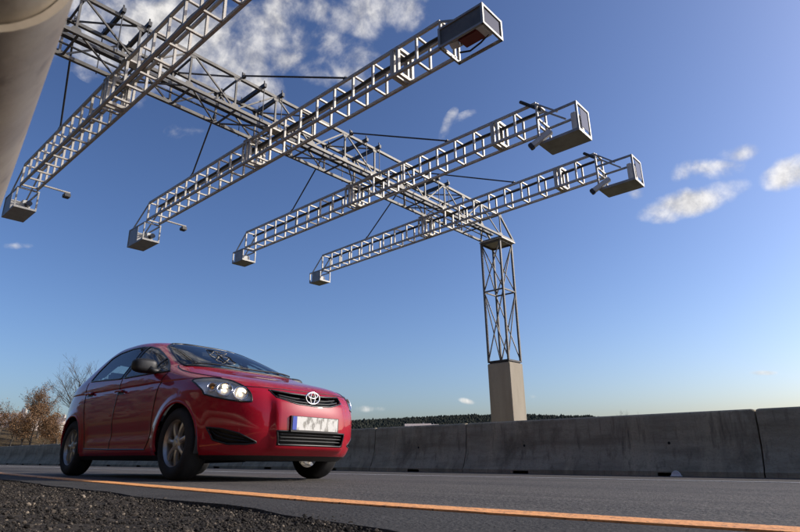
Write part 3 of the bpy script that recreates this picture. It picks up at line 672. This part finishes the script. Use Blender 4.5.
XF=pchip([(0.17,.74),(0.22,.83),(0.3,.875),(0.42,.895),(0.55,.89),(0.66,.865),(0.74,.815),(0.79,.755),(0.84,.66),(0.89,.50),(0.935,.30),(0.975,.12),(1.015,-.04),(1.05,-.16),(1.075,-.24),(1.1525,-.415),(1.2575,-.665),(1.3625,-.925),(1.4465,-1.16),(1.5043,-1.41),(1.541,-1.70),(1.5567,-1.92),(1.5631,-2.05)])
XR=pchip([(0.17,-3.18),(0.25,-3.28),(0.4,-3.36),(0.6,-3.37),(0.8,-3.34),(0.95,-3.28),(1.05,-3.20),(1.205,-3.03),(1.3415,-2.84),(1.436,-2.67),(1.4885,-2.52),(1.5252,-2.34),(1.5515,-2.16),(1.5631,-2.06)])
W=pchip([(0.17,.80),(0.23,.845),(0.32,.868),(0.45,.878),(0.6,.88),(0.75,.876),(0.88,.865),(0.97,.855),(1.03,.84),(1.1,.803),(1.205,.746),(1.31,.692),(1.4045,.64),(1.4728,.585),(1.52,.50),(1.5494,.33),(1.5589,.17),(1.5631,.03)])
NF=pchip([(.17,3.1),(.6,3.2),(.78,3.3),(.95,4.2),(1.05,4.3),(1.2,4.2),(1.4,3.6),(1.563,2.4)])
X0=pchip([(0.17,-.40),(0.75,-.40),(0.95,-1.2),(1.05,-1.45),(1.31,-1.75),(1.4675,-2.0),(1.5631,-2.052)])
NR=pchip([(0.17,3.2),(0.9,3.4),(1.205,3.2),(1.5631,2.4)])
X1=pchip([(0.17,-2.5),(0.9,-2.5),(1.31,-2.3),(1.4675,-2.15),(1.5631,-2.056)])
def sst(a,b,x):
    t=min(1,max(0,(x-a)/(b-a))); return t*t*(3-2*t)
def bump(x,y,z):
    """sculpting offsets: arch flares, centre bumper, sill crease"""
    dy=0.0
    for cx in (0,-2.6):
        r=math.hypot(x-cx,z-.32)
        if z<.82: dy+=.016*math.exp(-((r-.37)/.055)**2)
    if -2.25<x<-.38:
        e=sst(-.38,-.55,x)*sst(-2.25,-2.05,x)
        dy+=e*(-.018*math.exp(-((z-.42)/.10)**2)+.012*math.exp(-((z-.255)/.04)**2))
    zl=.905+.02*(x+1.3)*-.6                    # shoulder crease along the flank
    if .72<z<zl+.012 and x<.2:
        e=sst(.2,-.1,x); dy-=e*.011*math.exp(-max(0,zl-z)/.055)*(1-sst(zl,zl+.010,z))
    if .30<z<.40 and -2.2<x<-.42: dy+=.008*(1-abs(z-.35)/.05)*sst(-.42,-.6,x)*sst(-2.2,-2.0,x)
    dx=0.0
    if x>.3:
        dx+=.035*(1-sst(.385,.425,abs(y)))*sst(.22,.28,z)*(1-sst(.66,.76,z))
    return dx,dy
def front(a,z):
    """a 0 at the nose centre, 1 at the start of the straight side"""
    n=NF(z);e=2/n;t=a*math.pi/2
    x=X0(z)+(XF(z)-X0(z))*max(0,math.cos(t))**e; y=W(z)*math.sin(t)**e
    dx,dy=bump(x,y,z); return (x+dx,y+dy*math.sin(t)**2,z)
def rear(a,z):
    n=NR(z);e=2/n;t=a*math.pi/2
    x=X1(z)+(XR(z)-X1(z))*max(0,math.sin(t))**e; y=W(z)*max(0,math.cos(t))**e
    dx,dy=bump(x,y,z); return (x,y+dy*math.cos(t)**2,z)
def side_y(x,z):
    x0=X0(z);x1=X1(z);w=W(z)
    if x>x0:
        q=min(1,(x-x0)/(XF(z)-x0)); y=w*(1-q**NF(z))**(1/NF(z)); k=y/w
    elif x<x1:
        q=min(1,(x1-x)/(x1-XR(z))); y=w*(1-q**NR(z))**(1/NR(z)); k=y/w
    else: y=w;k=1
    return y+bump(x,y,z)[1]*k*k
def front_x(y,z):
    n=NF(z); q=min(1,abs(y)/W(z)); x=X0(z)+(XF(z)-X0(z))*(1-q**n)**(1/n)
    return x+bump(x,y,z)[0]

# ------------------------------------------------------------------ red hatchback
def inpoly(x, y, P):
    c = False; j = len(P)-1
    for i in range(len(P)):
        if (P[i][1] > y) != (P[j][1] > y) and x < (P[j][0]-P[i][0])*(y-P[i][1])/(P[j][1]-P[i][1])+P[i][0]: c = not c
        j = i
    return c
ZB, ZT = .17, 1.5631
M['paint'] = material('crimson_paint', (.37,.004,.017), .42, 0.0, coat=.85, spec=.15, var=[(260,.5,.8,(.41,.008,.024)),(1.1,.5,.8,(.33,.004,.016))])
M['paint'].node_tree.nodes['Principled BSDF'].inputs['Coat Roughness'].default_value = .02
M['black_trim'] = material('black_trim', (.014,.014,.015), .5, var=[(40,.45,.7,(.022,.022,.022))]); M['gloss_black'] = material('black_seal', (.010,.010,.011), .35)
M['cabin'] = material('cabin_plastic', (.028,.028,.030), .75); M['seat'] = material('seat_fabric', (.040,.040,.045), .95, var=[(60,.4,.7,(.03,.03,.034))])
M['glass'] = glass('window_tint', (.62,.68,.66)); M['windscreen'] = glass('windscreen_glass', (.66,.72,.70)); M['lens'] = glass('lamp_lens', (.93,.94,.95))
M['chrome'] = material('chrome', (.78,.78,.79), .12, 1.0); M['reflector'] = material('lamp_reflector', (.92,.91,.88), .3, .05); M['tyre'] = material('tyre_rubber', (.018,.018,.018), .85, var=[(14,.45,.7,(.026,.025,.024))])
M['alloy'] = material('alloy_rim', (.56,.53,.47), .34, .7, var=[(9,.45,.7,(.44,.41,.35))]); M['disc'] = material('brake_disc', (.10,.095,.09), .5, .5)
M['bulb'] = material('lit_bulb', (1,.8,.45), .3, emit=((1,.78,.48), 4.5)); M['amber'] = material('amber_lamp', (.75,.30,.03), .3)
M['tail'] = material('tail_lamp', (.35,.01,.01), .15, coat=1)
CX, CY, CA = -5.0545, 3.4326, -.0129
car = empty('red_car', (CX, CY, ground_z(CY)+.002), (-SLOPE, 0, CA))
WIN_FRONT = [(-.40,1.005),(-.69,1.165),(-.94,1.272),(-1.13,1.345),(-1.32,1.392),(-1.36,1.398),(-1.36,1.020)]
WIN_REAR = [(-1.44,1.022),(-1.44,1.408),(-1.80,1.425),(-2.10,1.408),(-2.27,1.36),(-2.40,1.20),(-2.42,1.075)]
LAMP = [(.335,.655),(.33,.72),(.345,.785),(.385,.862),(.46,.890),(.56,.892),(.655,.884),(.70,.866),(.715,.80),(.70,.725),(.62,.695),(.50,.665),(.42,.652)]
FOG = [(.665,.44),(.55,.425),(.42,.388),(.285,.315),(.36,.300),(.50,.300),(.61,.335)]
GRILLE = [(-.405,.772),(-.375,.70),(-.20,.655),(0,.645),(.20,.655),(.375,.70),(.405,.772),(.2,.756),(0,.752),(-.2,.756)]
LOW = [(-.385,.415),(-.36,.30),(.36,.30),(.385,.415)]
WS = [(0,1.072),(.42,1.072),(.475,1.15),(.47,1.30),(.44,1.40),(.36,1.452),(.2,1.468),(0,1.470)]
RW = [(.52,1.12),(1.0,1.10),(1.0,1.40),(.60,1.39)]          # rear param: 1 = centre
def front_a(x, z):                                        # inverse of front() for faces: angle from x
    q = (x-X0(z))/(XF(z)-X0(z)); q = min(1, max(0, q)); return math.acos(q**(NF(z)/2))/(math.pi/2)
def zlist():
    out = []; z = ZB
    while z < ZT-1e-4:
        out.append(z)
        z += .014 if z < .76 else .006 if z < 1.10 else .013 if z < 1.44 else .006 if z < 1.53 else .0022
    out.append(ZT); return out
ZL = zlist(); NFR, NSD, NRR = 64, 96, 46
def arc_params(fn, n, z):
    pts = [fn(i/400, z) for i in range(401)]; L = [0]
    for a, b in zip(pts, pts[1:]): L.append(L[-1]+math.dist(a, b))
    out = []; j = 0
    for k in range(n+1):
        t = L[-1]*k/n
        while j < 399 and L[j+1] < t: j += 1
        f = (t-L[j])/max(1e-9, L[j+1]-L[j]); out.append((j+min(1, f))/400)
    return out
rows = []; meta = []
for z in ZL:
    row, me = [], []
    for a in arc_params(front, NFR, z): row.append(front(a, z)); me.append(('f', a))
    x0, x1 = X0(z), X1(z)
    for k in range(1, NSD):
        x = x0+(x1-x0)*k/NSD; row.append((x, side_y(x, z), z)); me.append(('s', x))
    for a in arc_params(rear, NRR, z): row.append(rear(a, z)); me.append(('r', a))
    rows.append(row); meta.append(me)
nc = len(rows[0])
def removed(p, mt, grow=0):
    x, y, z = p; k, a = mt
    if y > .45 and z < .75:
        for c in (0, -2.6):
            if math.hypot(x-c, z-.325) < .352: return True
    if z > .98 and y > .3:
        if inpoly(x, z, WIN_FRONT) or inpoly(x, z, WIN_REAR): 
            if k != 'f' or a > .5: return True
    if k == 'f':
        if inpoly(a, z, WS) or inpoly(a, z, LAMP) or inpoly(a, z, FOG): return True
        if inpoly(y, z, GRILLE) or inpoly(y, z, LOW): return True
    if k == 'r' and inpoly(a, z, RW): return True
    return False
def shell(scale_in, drop, name, mat, keep=None):
    mb = MB(); idx = {}
    for sgn in (1, -1):
        b = len(mb.v)
        for r in rows:
            for (x, y, z) in r:
                if scale_in: y2 = max(0, y-scale_in); x2 = -1.5+(x+1.5)*(1-scale_in/2.2); z2 = z-(scale_in if z > 1.2 else 0)
                else: x2, y2, z2 = x, y, z
                mb.v.append((x2, y2*sgn, z2))
        for i in range(len(rows)-1):
            for j in range(nc-1):
                q = (rows[i][j], rows[i][j+1], rows[i+1][j+1], rows[i+1][j])
                c = tuple(sum(t[m] for t in q)/4 for m in range(3)); m0, m1 = meta[i][j], meta[i][j+1]
                mt = (m0[0], (m0[1]+m1[1])/2) if m0[0] == m1[0] else m0
                if m0[0] == 'f' and m1[0] == 's': mt = ('s', c[0])
                if m0[0] == 's' and m1[0] == 'r': mt = ('s', c[0])
                if removed(c, mt): continue
                if keep and not keep(c, mt): continue
                f = (b+i*nc+j, b+i*nc+j+1, b+(i+1)*nc+j+1, b+(i+1)*nc+j)
                mb.f.append(f if sgn > 0 else f[::-1])
    me = bpy.data.meshes.new(name); me.from_pydata(mb.v, [], mb.f); bm = bmesh.new(); bm.from_mesh(me)
    bmesh.ops.remove_doubles(bm, verts=bm.verts, dist=.0004); bmesh.ops.delete(bm, geom=[v for v in bm.verts if not v.link_faces], context='VERTS')
    bmesh.ops.recalc_face_normals(bm, faces=bm.faces); bm.to_mesh(me); bm.free(); me.materials.append(mat); me.shade_smooth()
    o = bpy.data.objects.new(name, me); COL.objects.link(o); o.parent = car; return o
body = shell(0, 0, 'body', M['paint'])
body.data.materials.append(M['black_trim'])
for p in body.data.polygons:
    c = p.center
    if c.z < .218: p.material_index = 1
shell(.035, 0, 'cabin_lining', M['cabin'], keep=lambda c, mt: c[2] > .55 and (c[0] < -.42 and c[0] > -3.1))
# ---- surface patches between a lower and an upper line in parameter space
def resample(P, n):
    L = [0]
    for a, b in zip(P, P[1:]): L.append(L[-1]+math.dist(a, b))
    out = []
    for k in range(n+1):
        t = L[-1]*k/n; j = 0
        while j < len(P)-2 and L[j+1] < t: j += 1
        f = (t-L[j])/max(1e-9, L[j+1]-L[j]); out.append(tuple(P[j][m]+(P[j+1][m]-P[j][m])*f for m in range(len(P[j]))))
    return out
def normal_at(fn, u, z):
    e = .004; P = Vector(fn(u, z)); a = Vector(fn(u+e, z))-Vector(fn(u-e, z)); b = Vector(fn(u, z+e))-Vector(fn(u, z-e))
    n = a.cross(b); n.normalize(); c = Vector((-1.3, 0, .7))
    return n if n.dot(P-c) > 0 else -n
def SIDE(x, z): return (x, side_y(x, z), z)
def FACE(y, z): return (front_x(y, z), y, z)
def FR(a, z): return front(a, z) if a >= 0 else (lambda p: (p[0], -p[1], p[2]))(front(-a, z))
def RR(a, z): return rear(min(1, a), z) if a <= 1 else (lambda p: (p[0], -p[1], p[2]))(rear(2-a, z))
def patch(fn, lower, upper, off, nu, nv, sgn=1):
    A, B = resample(lower, nu), resample(upper, nu); rws = []
    for k in range(nv+1):
        r = []
        for a, b in zip(A, B):
            u, z = a[0]+(b[0]-a[0])*k/nv, a[1]+(b[1]-a[1])*k/nv
            p = Vector(fn(u, z)) + normal_at(fn, u, z)*off; r.append((p.x, p.y*sgn, p.z))
        rws.append(r)
    return MB().grid(rws)
def seal(fn, poly, r, off, sgn=1, n=6, closed=True, step=60):
    P = resample(list(poly)+[poly[0]] if closed else poly, step)
    if closed: P = P[:-1]
    pts = []
    for (u, z) in P:
        p = Vector(fn(u, z)) + normal_at(fn, u, z)*off; pts.append((p.x, p.y*sgn, p.z))
    return MB().tube(pts, r, n, closed=closed)
for sgn in (-1, 1):
    d = MB(); 
    fw = patch(SIDE, [(-.40,1.005),(-1.36,1.020)], WIN_FRONT[0:6], .002, 24, 12, sgn).build('side_window', M['glass'], car, smooth=True)
    seal(SIDE, WIN_FRONT, .011, .000, sgn).build('window_seal', M['gloss_black'], fw, smooth=True)
    seal(SIDE, [(-.74,1.012),(-.74,1.185)], .012, .002, sgn, closed=False, step=8).build('quarter_bar', M['gloss_black'], fw)
    rw = patch(SIDE, [(-1.44,1.022),(-2.42,1.075)], [(-1.44,1.408),(-1.80,1.425),(-2.10,1.408),(-2.27,1.36),(-2.40,1.20)], .002, 24, 12, sgn).build('side_window', M['glass'], car, smooth=True)
    seal(SIDE, WIN_REAR, .011, .000, sgn).build('window_seal', M['gloss_black'], rw, smooth=True)
    patch(SIDE, [(-1.35,1.018),(-1.45,1.02)], [(-1.35,1.405),(-1.45,1.415)], .004, 4, 10, sgn).build('door_pillar', M['gloss_black'], car, smooth=True)
    # doors: shut lines, handles, sill strip
    for line in ([(-.40,.99),(-.46,.85),(-.47,.60),(-.50,.36),(-.56,.27)], [(-1.41,1.01),(-1.42,.7),(-1.43,.28)], [(-2.45,1.06),(-2.40,.90),(-2.30,.70),(-2.18,.50),(-2.13,.30)], [(-.56,.265),(-1.43,.275),(-2.13,.29)]):
        seal(SIDE, line, .0065, -.0015, sgn, closed=False, step=30).build('shut_line', M['gloss_black'], body)
    for (x, z) in ((-1.36, .868), (-2.26, .905)):
        dr = seal(SIDE, [(x+.10, z-.004), (x+.05, z+.006), (x-.05, z+.010), (x-.10, z+.006)], .013, .022, sgn, n=8, closed=False, step=10).build('door_handle', M['paint'], car, smooth=True)
        patch(SIDE, [(x+.085, z-.032), (x-.085, z-.026)], [(x+.085, z+.022), (x-.085, z+.028)], .0015, 8, 4, sgn).build('handle_recess', M['gloss_black'], dr, smooth=True)
    # mirror
    bm = bmesh.new(); bmesh.ops.create_uvsphere(bm, u_segments=28, v_segments=18, radius=1)
    for v in bm.verts:
        x, y, z = v.co; f = lambda t, e: math.copysign(abs(t)**e, t)
        X, Y, Z = f(x, .75)*.075, f(y, .62)*.118, f(z, .62)*.078
        if x < 0: X *= .45
        X += -.035*(y*.5+.5); Z *= 1-.12*(y*.5+.5)
        v.co = (X-.67, (Y+.94), Z+1.072)
        v.co.y *= sgn
    mb = MB(); bm.verts.ensure_lookup_table(); mb.add([v.co for v in bm.verts], [[v.index for v in f.verts] for f in bm.faces]); bm.free()
    mr_ = mb.build('door_mirror', M['black_trim'], car, smooth=True, fix=True)
    MB().tube([(-.62, .80*sgn, 1.02), (-.63, .86*sgn, 1.025), (-.63, .91*sgn, 1.05)], [.035, .03, .028], 8).build('mirror_stalk', M['black_trim'], mr_, smooth=True)
    # wheel arch lips and liners
    for cx in (0, -2.6):
        pts = []
        for k in range(41):
            a = math.radians(-14+208*k/40); x, z = cx+.352*math.cos(a), .325+.352*math.sin(a)
            if z > .2: pts.append((x, z))
        lip = seal(SIDE, pts, .0135, -.006, sgn, n=8, closed=False, step=60).build('arch_lip', M['paint'], body, smooth=True)
        mb = MB(); rws = []
        for yy in (.42, .60, .78, .845):
            rws.append([(cx+.362*math.cos(math.radians(-16+212*k/30)), yy*sgn, .325+.362*math.sin(math.radians(-16+212*k/30))) for k in range(31)])
        mb.grid(rws); mb.f.append(tuple(range(31)))
        mb.build('wheel_well', M['black_trim'], car, smooth=40)
    # headlamp
    lowl = [(.335,.655),(.42,.652),(.50,.665),(.62,.695),(.70,.725),(.715,.80)]; upl = [(.33,.72),(.345,.785),(.385,.862),(.46,.890),(.56,.892),(.655,.884),(.70,.866)]
    hl = patch(FR, lowl, upl, .002, 30, 12, sgn).build('headlamp', M['lens'], car, smooth=True)
    seal(FR, LAMP, .0075, -.002, sgn, step=80).build('lamp_seal', M['gloss_black'], hl, smooth=True)
    bk = patch(FR, lowl, upl, -.036, 30, 12, sgn); bk.build('lamp_bowl', M['reflector'], hl, smooth=True)
    A = [Vector(FR(*p))-normal_at(FR, *p)*.002 for p in resample(LAMP+[LAMP[0]], 60)]; B = [Vector(FR(*p))-normal_at(FR, *p)*.036 for p in resample(LAMP+[LAMP[0]], 60)]
    MB().grid([[(p.x, p.y*sgn, p.z) for p in A], [(p.x, p.y*sgn, p.z) for p in B]]).build('lamp_rim', M['reflector'], hl, smooth=True)
    for (a, z, r, lit) in ((.415, .735, .058, True), (.53, .775, .062, True), (.615, .80, .040, False)):
        p = Vector(FR(a, z)) - normal_at(FR, a, z)*.040; nn = normal_at(FR, a, z); nn = (nn*.55+Vector((1, .0, .02))*.45).normalized()
        prof = [(.001,-.012),(r*.35,-.009),(r*.65,.004),(r*.9,.026),(r,.040),(r*1.12,.041),(r*1.14,.030)]
        mb = MB(); mb.lathe(prof, axis=0, n=24); q = Vector((1, 0, 0)).rotation_difference(nn)
        mb.v = [(lambda w: (w.x, w.y*sgn, w.z))(p + q @ Vector(v)) for v in mb.v]; mb.build('reflector_bowl', M['chrome'], hl, smooth=True, fix=True)
        c = p + nn*.014; bb = MB(); rws = []
        for i in range(7):
            th = math.pi*i/6; rws.append([(c.x+.015*math.cos(th)*1.2, (c.y+.015*math.sin(th)*math.cos(6.283*j/12))*sgn, c.z+.015*math.sin(th)*math.sin(6.283*j/12)) for j in range(13)])
        bb.grid(rws); bb.build('bulb', M['bulb'] if lit else (M['amber'] if r < .05 else M['chrome']), hl, smooth=True)
    # bumper side intake
    flow = [(.665,.44),(.61,.335),(.50,.300),(.36,.300),(.285,.315)]; fup = [(.665,.442),(.55,.425),(.42,.388),(.285,.317)]
    sc_ = patch(FR, flow, fup, -.045, 20, 8, sgn).build('side_intake', M['black_trim'], car, smooth=True)
    seal(FR, FOG, .008, -.004, sgn, step=50).build('intake_rim', M['black_trim'], sc_, smooth=True)
    for t in (.33, .62):
        P = [(a[0]+(b[0]-a[0])*t, a[1]+(b[1]-a[1])*t) for a, b in zip(resample(flow, 12), resample(fup, 12))]; seal(FR, P[1:-1], .006, -.022, sgn, closed=False, step=20).build('intake_bar', M['black_trim'], sc_)
    # wings: bonnet shut line
    seal(FR, [(.40,.888),(.46,.925),(.52,.97),(.54,1.01),(.53,1.05),(.50,1.085)], .0065, -.0015, sgn, closed=False, step=40).build('shut_line', M['gloss_black'], body)
    # tail lamp
    patch(RR, [(.30,.86),(.62,.86)], [(.26,1.04),(.56,1.06)], .004, 12, 8, sgn).build('tail_lamp', M['tail'], car, smooth=True)
seal(FR, [(-.345,.792),(-.2,.790),(0,.788),(.2,.790),(.345,.792)], .0065, -.0015, closed=False, step=60).build('shut_line', M['gloss_black'], body)
# windscreen, rear window
wsl = [(-.40,1.10),(0,1.105),(.40,1.10)]; wsu = [(-.47,1.30),(-.44,1.40),(-.36,1.452),(-.2,1.468),(0,1.470),(.2,1.468),(.36,1.452),(.44,1.40),(.47,1.30)]
wsp = WS + [(-a, z) for a, z in reversed(WS[1:-1])]
mb = MB(); rws = []
for k in range(25):
    t = k/24; z = 1.072+(1.47-1.072)*t
    lim = 0
    for (a0, z0), (a1, z1) in zip(WS[1:], WS[2:]):
        if z0 <= z <= z1 or z1 <= z <= z0: lim = max(lim, a0+(a1-a0)*(z-z0)/((z1-z0) or 1))
    lim = max(lim, .05); r = []
    for j in range(41):
        a = lim*(-1+2*j/40); p = Vector(FR(a, z))+Vector((.003, 0, .003)); r.append(tuple(p))
    rws.append(r)
mb.grid(rws); wsc = mb.build('windscreen', M['windscreen'], car, smooth=True)
P = resample(wsp+[wsp[0]], 120)[:-1]
MB().tube([Vector(FR(*q)) for q in P], .013, 6, closed=True).build('window_seal', M['gloss_black'], wsc, smooth=True)
for (a0, a1) in ((.36, -.02), (.02, -.34)):
    pts = []
    for k in range(13):
        a = a0+(a1-a0)*k/12; p = Vector(FR(a, 1.085+.012*math.sin(math.pi*k/12))); pts.append(p+Vector((.022, 0, .018)))
    MB().tube(pts, .008, 6).build('wiper', M['black_trim'], wsc)
p = Vector(FR(.0, 1.40)); loft_box((-1.14, 0, 1.36), (.05, .22, .06), Euler((0, 0, 0))).build('rear_view_mirror', M['cabin'], wsc)
mb = patch(RR, [(.52,1.12),(1.0,1.10),(1.48,1.12)], [(.60,1.39),(1.0,1.40),(1.40,1.39)], .003, 30, 10); rwn = mb.build('rear_window', M['glass'], car, smooth=True)
seal(RR, [(.52,1.12),(1.0,1.10),(1.48,1.12),(1.40,1.39),(1.0,1.40),(.60,1.39)], .013, .0, step=80).build('window_seal', M['gloss_black'], rwn, smooth=True)
# grilles
gl_, gu_ = [(-.405,.772),(-.375,.70),(-.20,.655),(0,.645),(.20,.655),(.375,.70),(.405,.772)], [(-.405,.773),(-.2,.756),(0,.752),(.2,.756),(.405,.773)]
gr = patch(FACE, gl_, gu_, -.045, 40, 8).build('upper_grille', M['black_trim'], car, smooth=True)
seal(FACE, GRILLE, .009, -.004, step=90).build('grille_rim', M['gloss_black'], gr, smooth=True)
for t in (.36, .68):
    P = [(a[0]+(b[0]-a[0])*t, a[1]+(b[1]-a[1])*t) for a, b in zip(resample(gl_, 30), resample(gu_, 30))][3:-3]; seal(FACE, P, .009, -.018, closed=False, step=40).build('grille_bar', M['black_trim'], gr, smooth=True)
lg = patch(FACE, [(-.36,.30),(.36,.30)], [(-.385,.415),(.385,.415)], -.05, 30, 6).build('lower_grille', M['black_trim'], car, smooth=True)
seal(FACE, LOW, .009, -.004, step=90).build('grille_rim', M['gloss_black'], lg, smooth=True)
for t in (.27, .52, .76): seal(FACE, [(-.36, .30+.115*t), (.36, .30+.115*t)], .007, -.02, closed=False, step=30).build('grille_bar', M['black_trim'], lg, smooth=True)
# number plate, its characters too blurred to read
M['plate_white'] = material('plate_face', (.70,.69,.64), .4, var=[((20,20,9),.50,.60,(.26,.25,.22)),((55,55,22),.55,.72,(.55,.53,.46))]); M['plate_blue'] = material('plate_blue', (.03,.07,.42), .4)
xp = front_x(0, .485)+.012
holder = MB().box((xp-.03,-.272,.412),(xp,.272,.548)).build('plate_holder', M['black_trim'], car)
MB().box((xp+.0005,-.215,.428),(xp+.004,.260,.543)).build('number_plate', M['plate_white'], holder); MB().box((xp+.0005,-.260,.428),(xp+.004,-.2155,.543)).build('country_band', M['plate_blue'], holder)
# emblem: an oval ring holding two crossed ovals
def oval(c, ry, rz, r): return MB().tube([(c[0]-.10*(math.sin(t)*rz)*0, c[1]+ry*math.cos(t), c[2]+rz*math.sin(t)) for t in [2*math.pi*k/36 for k in range(36)]], r, 8, closed=True)
ex = front_x(0, .70)+.005; em = oval((ex,0,.722), .078, .053, .0085).build('emblem', M['chrome'], car, smooth=True)
oval((ex,0,.722), .026, .050, .007).build('emblem_oval', M['chrome'], em, smooth=True); oval((ex,0,.745), .054, .024, .007).build('emblem_oval', M['chrome'], em, smooth=True)
loft_box((ex-.03, 0, .722), (.03, .06, .05), Euler((0, 0, 0))).build('emblem_mount', M['black_trim'], em)
em.rotation_euler = (0, 0, 0)
# underbody, cabin
ub = MB(); ub.box((-3.0,-.56,.185),(.45,.56,.50)); ub.box((-2.15,-.78,.20),(-.45,.78,.30)); ub.box((-.40,-.42,.5),(.40,.42,.78)); ub.build('underbody', M['black_trim'], car)
MB().tube([(-3.1,.45,.22),(-2.8,.45,.20),(-1.5,.2,.17),(-.4,.15,.19)], .03, 8).build('exhaust_pipe', M['disc'], car, smooth=True)
loft_box((-.62, 0, .93), (.52, 1.36, .22), Euler((0, .12, 0)), .05).build('dashboard', M['cabin'], car, smooth=40)
for (x, y) in ((-1.55, -.36), (-1.55, .36)):
    s = loft_box((x, y, .60), (.52, .50, .18), Euler((0, -.1, 0)), .05).build('seat', M['seat'], car, smooth=40)
    loft_box((x-.30, y, .93), (.15, .48, .66), Euler((0, -.22, 0)), .05).build('backrest', M['seat'], s, smooth=40); loft_box((x-.40, y, 1.30), (.10, .26, .17), Euler((0, -.15, 0)), .04).build('headrest', M['seat'], s, smooth=40)
s = loft_box((-2.35, 0, .60), (.5, 1.2, .18), Euler((0, 0, 0)), .05).build('seat', M['seat'], car, smooth=40); loft_box((-2.68, 0, .90), (.14, 1.2, .55), Euler((0, -.25, 0)), .05).build('backrest', M['seat'], s, smooth=40)
for y in (-.38, .38): loft_box((-2.76, y, 1.20), (.09, .24, .12), Euler((0, -.2, 0)), .03).build('headrest', M['seat'], s, smooth=40)
MB().tube([(-1.02+.06*math.sin(t), .36+.185*math.cos(t), .98+.165*math.sin(t)) for t in [2*math.pi*k/24 for k in range(24)]], .014, 8, closed=True).build('steering_wheel', M['cabin'], car, smooth=True)
MB().tube([(-2.40,0,1.52),(-2.44,0,1.60)], [.006,.004], 6).build('aerial', M['black_trim'], car)
# wheels: hub > tyre, rim, spokes as part of the rim
def wheel(x, sgn):
    r, w = .318, .205; yc = .765
    hub = MB(); hub.lathe([(.145,-.055),(.148,-.04),(.148,-.03),(.06,-.028),(.001,-.028)], n=32)
    h = hub.build('wheel', M['disc'], car, smooth=40, fix=True, loc=(x, yc*sgn, r-.003)); 
    h.scale = (1, sgn, 1)
    t = MB(); t.lathe([(.205,-.095),(.225,-.103),(.262,-.105),(.292,-.098),(.309,-.082),(.3165,-.055),(.318,-.02),(.318,.02),(.3165,.055),(.309,.082),(.292,.098),(.262,.105),(.238,.104),(.214,.098),(.205,.09)], n=72)
    t.build('tyre', M['tyre'], h, smooth=True, fix=True)
    rm = MB(); rm.lathe([(.205,-.09),(.195,-.06),(.19,.0),(.196,.05),(.206,.085),(.2175,.096),(.221,.092),(.2155,.085),(.206,.080),(.197,.06)], n=64)
    nsp = 7
    for k in range(nsp):
        a = 2*math.pi*k/nsp+.3
        ca, sa = math.cos(a), math.sin(a); ta = Vector((-sa, 0, ca)); ra = Vector((ca, 0, sa))
        sec = [(.045,.026,.068),(.09,.021,.074),(.14,.021,.073),(.185,.027,.066),(.205,.036,.058)]
        rws = []
        for (rad, hw, y) in sec:
            c = ra*rad; rws.append([c-ta*hw+Vector((0,y-.03,0)), c-ta*hw*.8+Vector((0,y-.004,0)), c+Vector((0,y+.004,0)), c+ta*hw*.8+Vector((0,y-.004,0)), c+ta*hw+Vector((0,y-.03,0))])
        rm.grid(rws)
    rm.lathe([(.072,.03),(.070,.062),(.058,.072),(.034,.074),(.030,.082),(.012,.085),(.001,.085)], n=28)
    rm.build('rim', M['alloy'], h, smooth=45)
    bd = MB(); bd.lathe([(.02,.0),(.14,.0),(.14,.012),(.02,.012)], n=36, closed=True); bd.build('brake_disc', M['disc'], h, smooth=40, fix=True)
for x in (0, -2.6):
    for sgn in (-1, 1): wheel(x, sgn)
tag(car, 'crimson five-door hatchback with lit headlamps driving along the near lane', 'car')
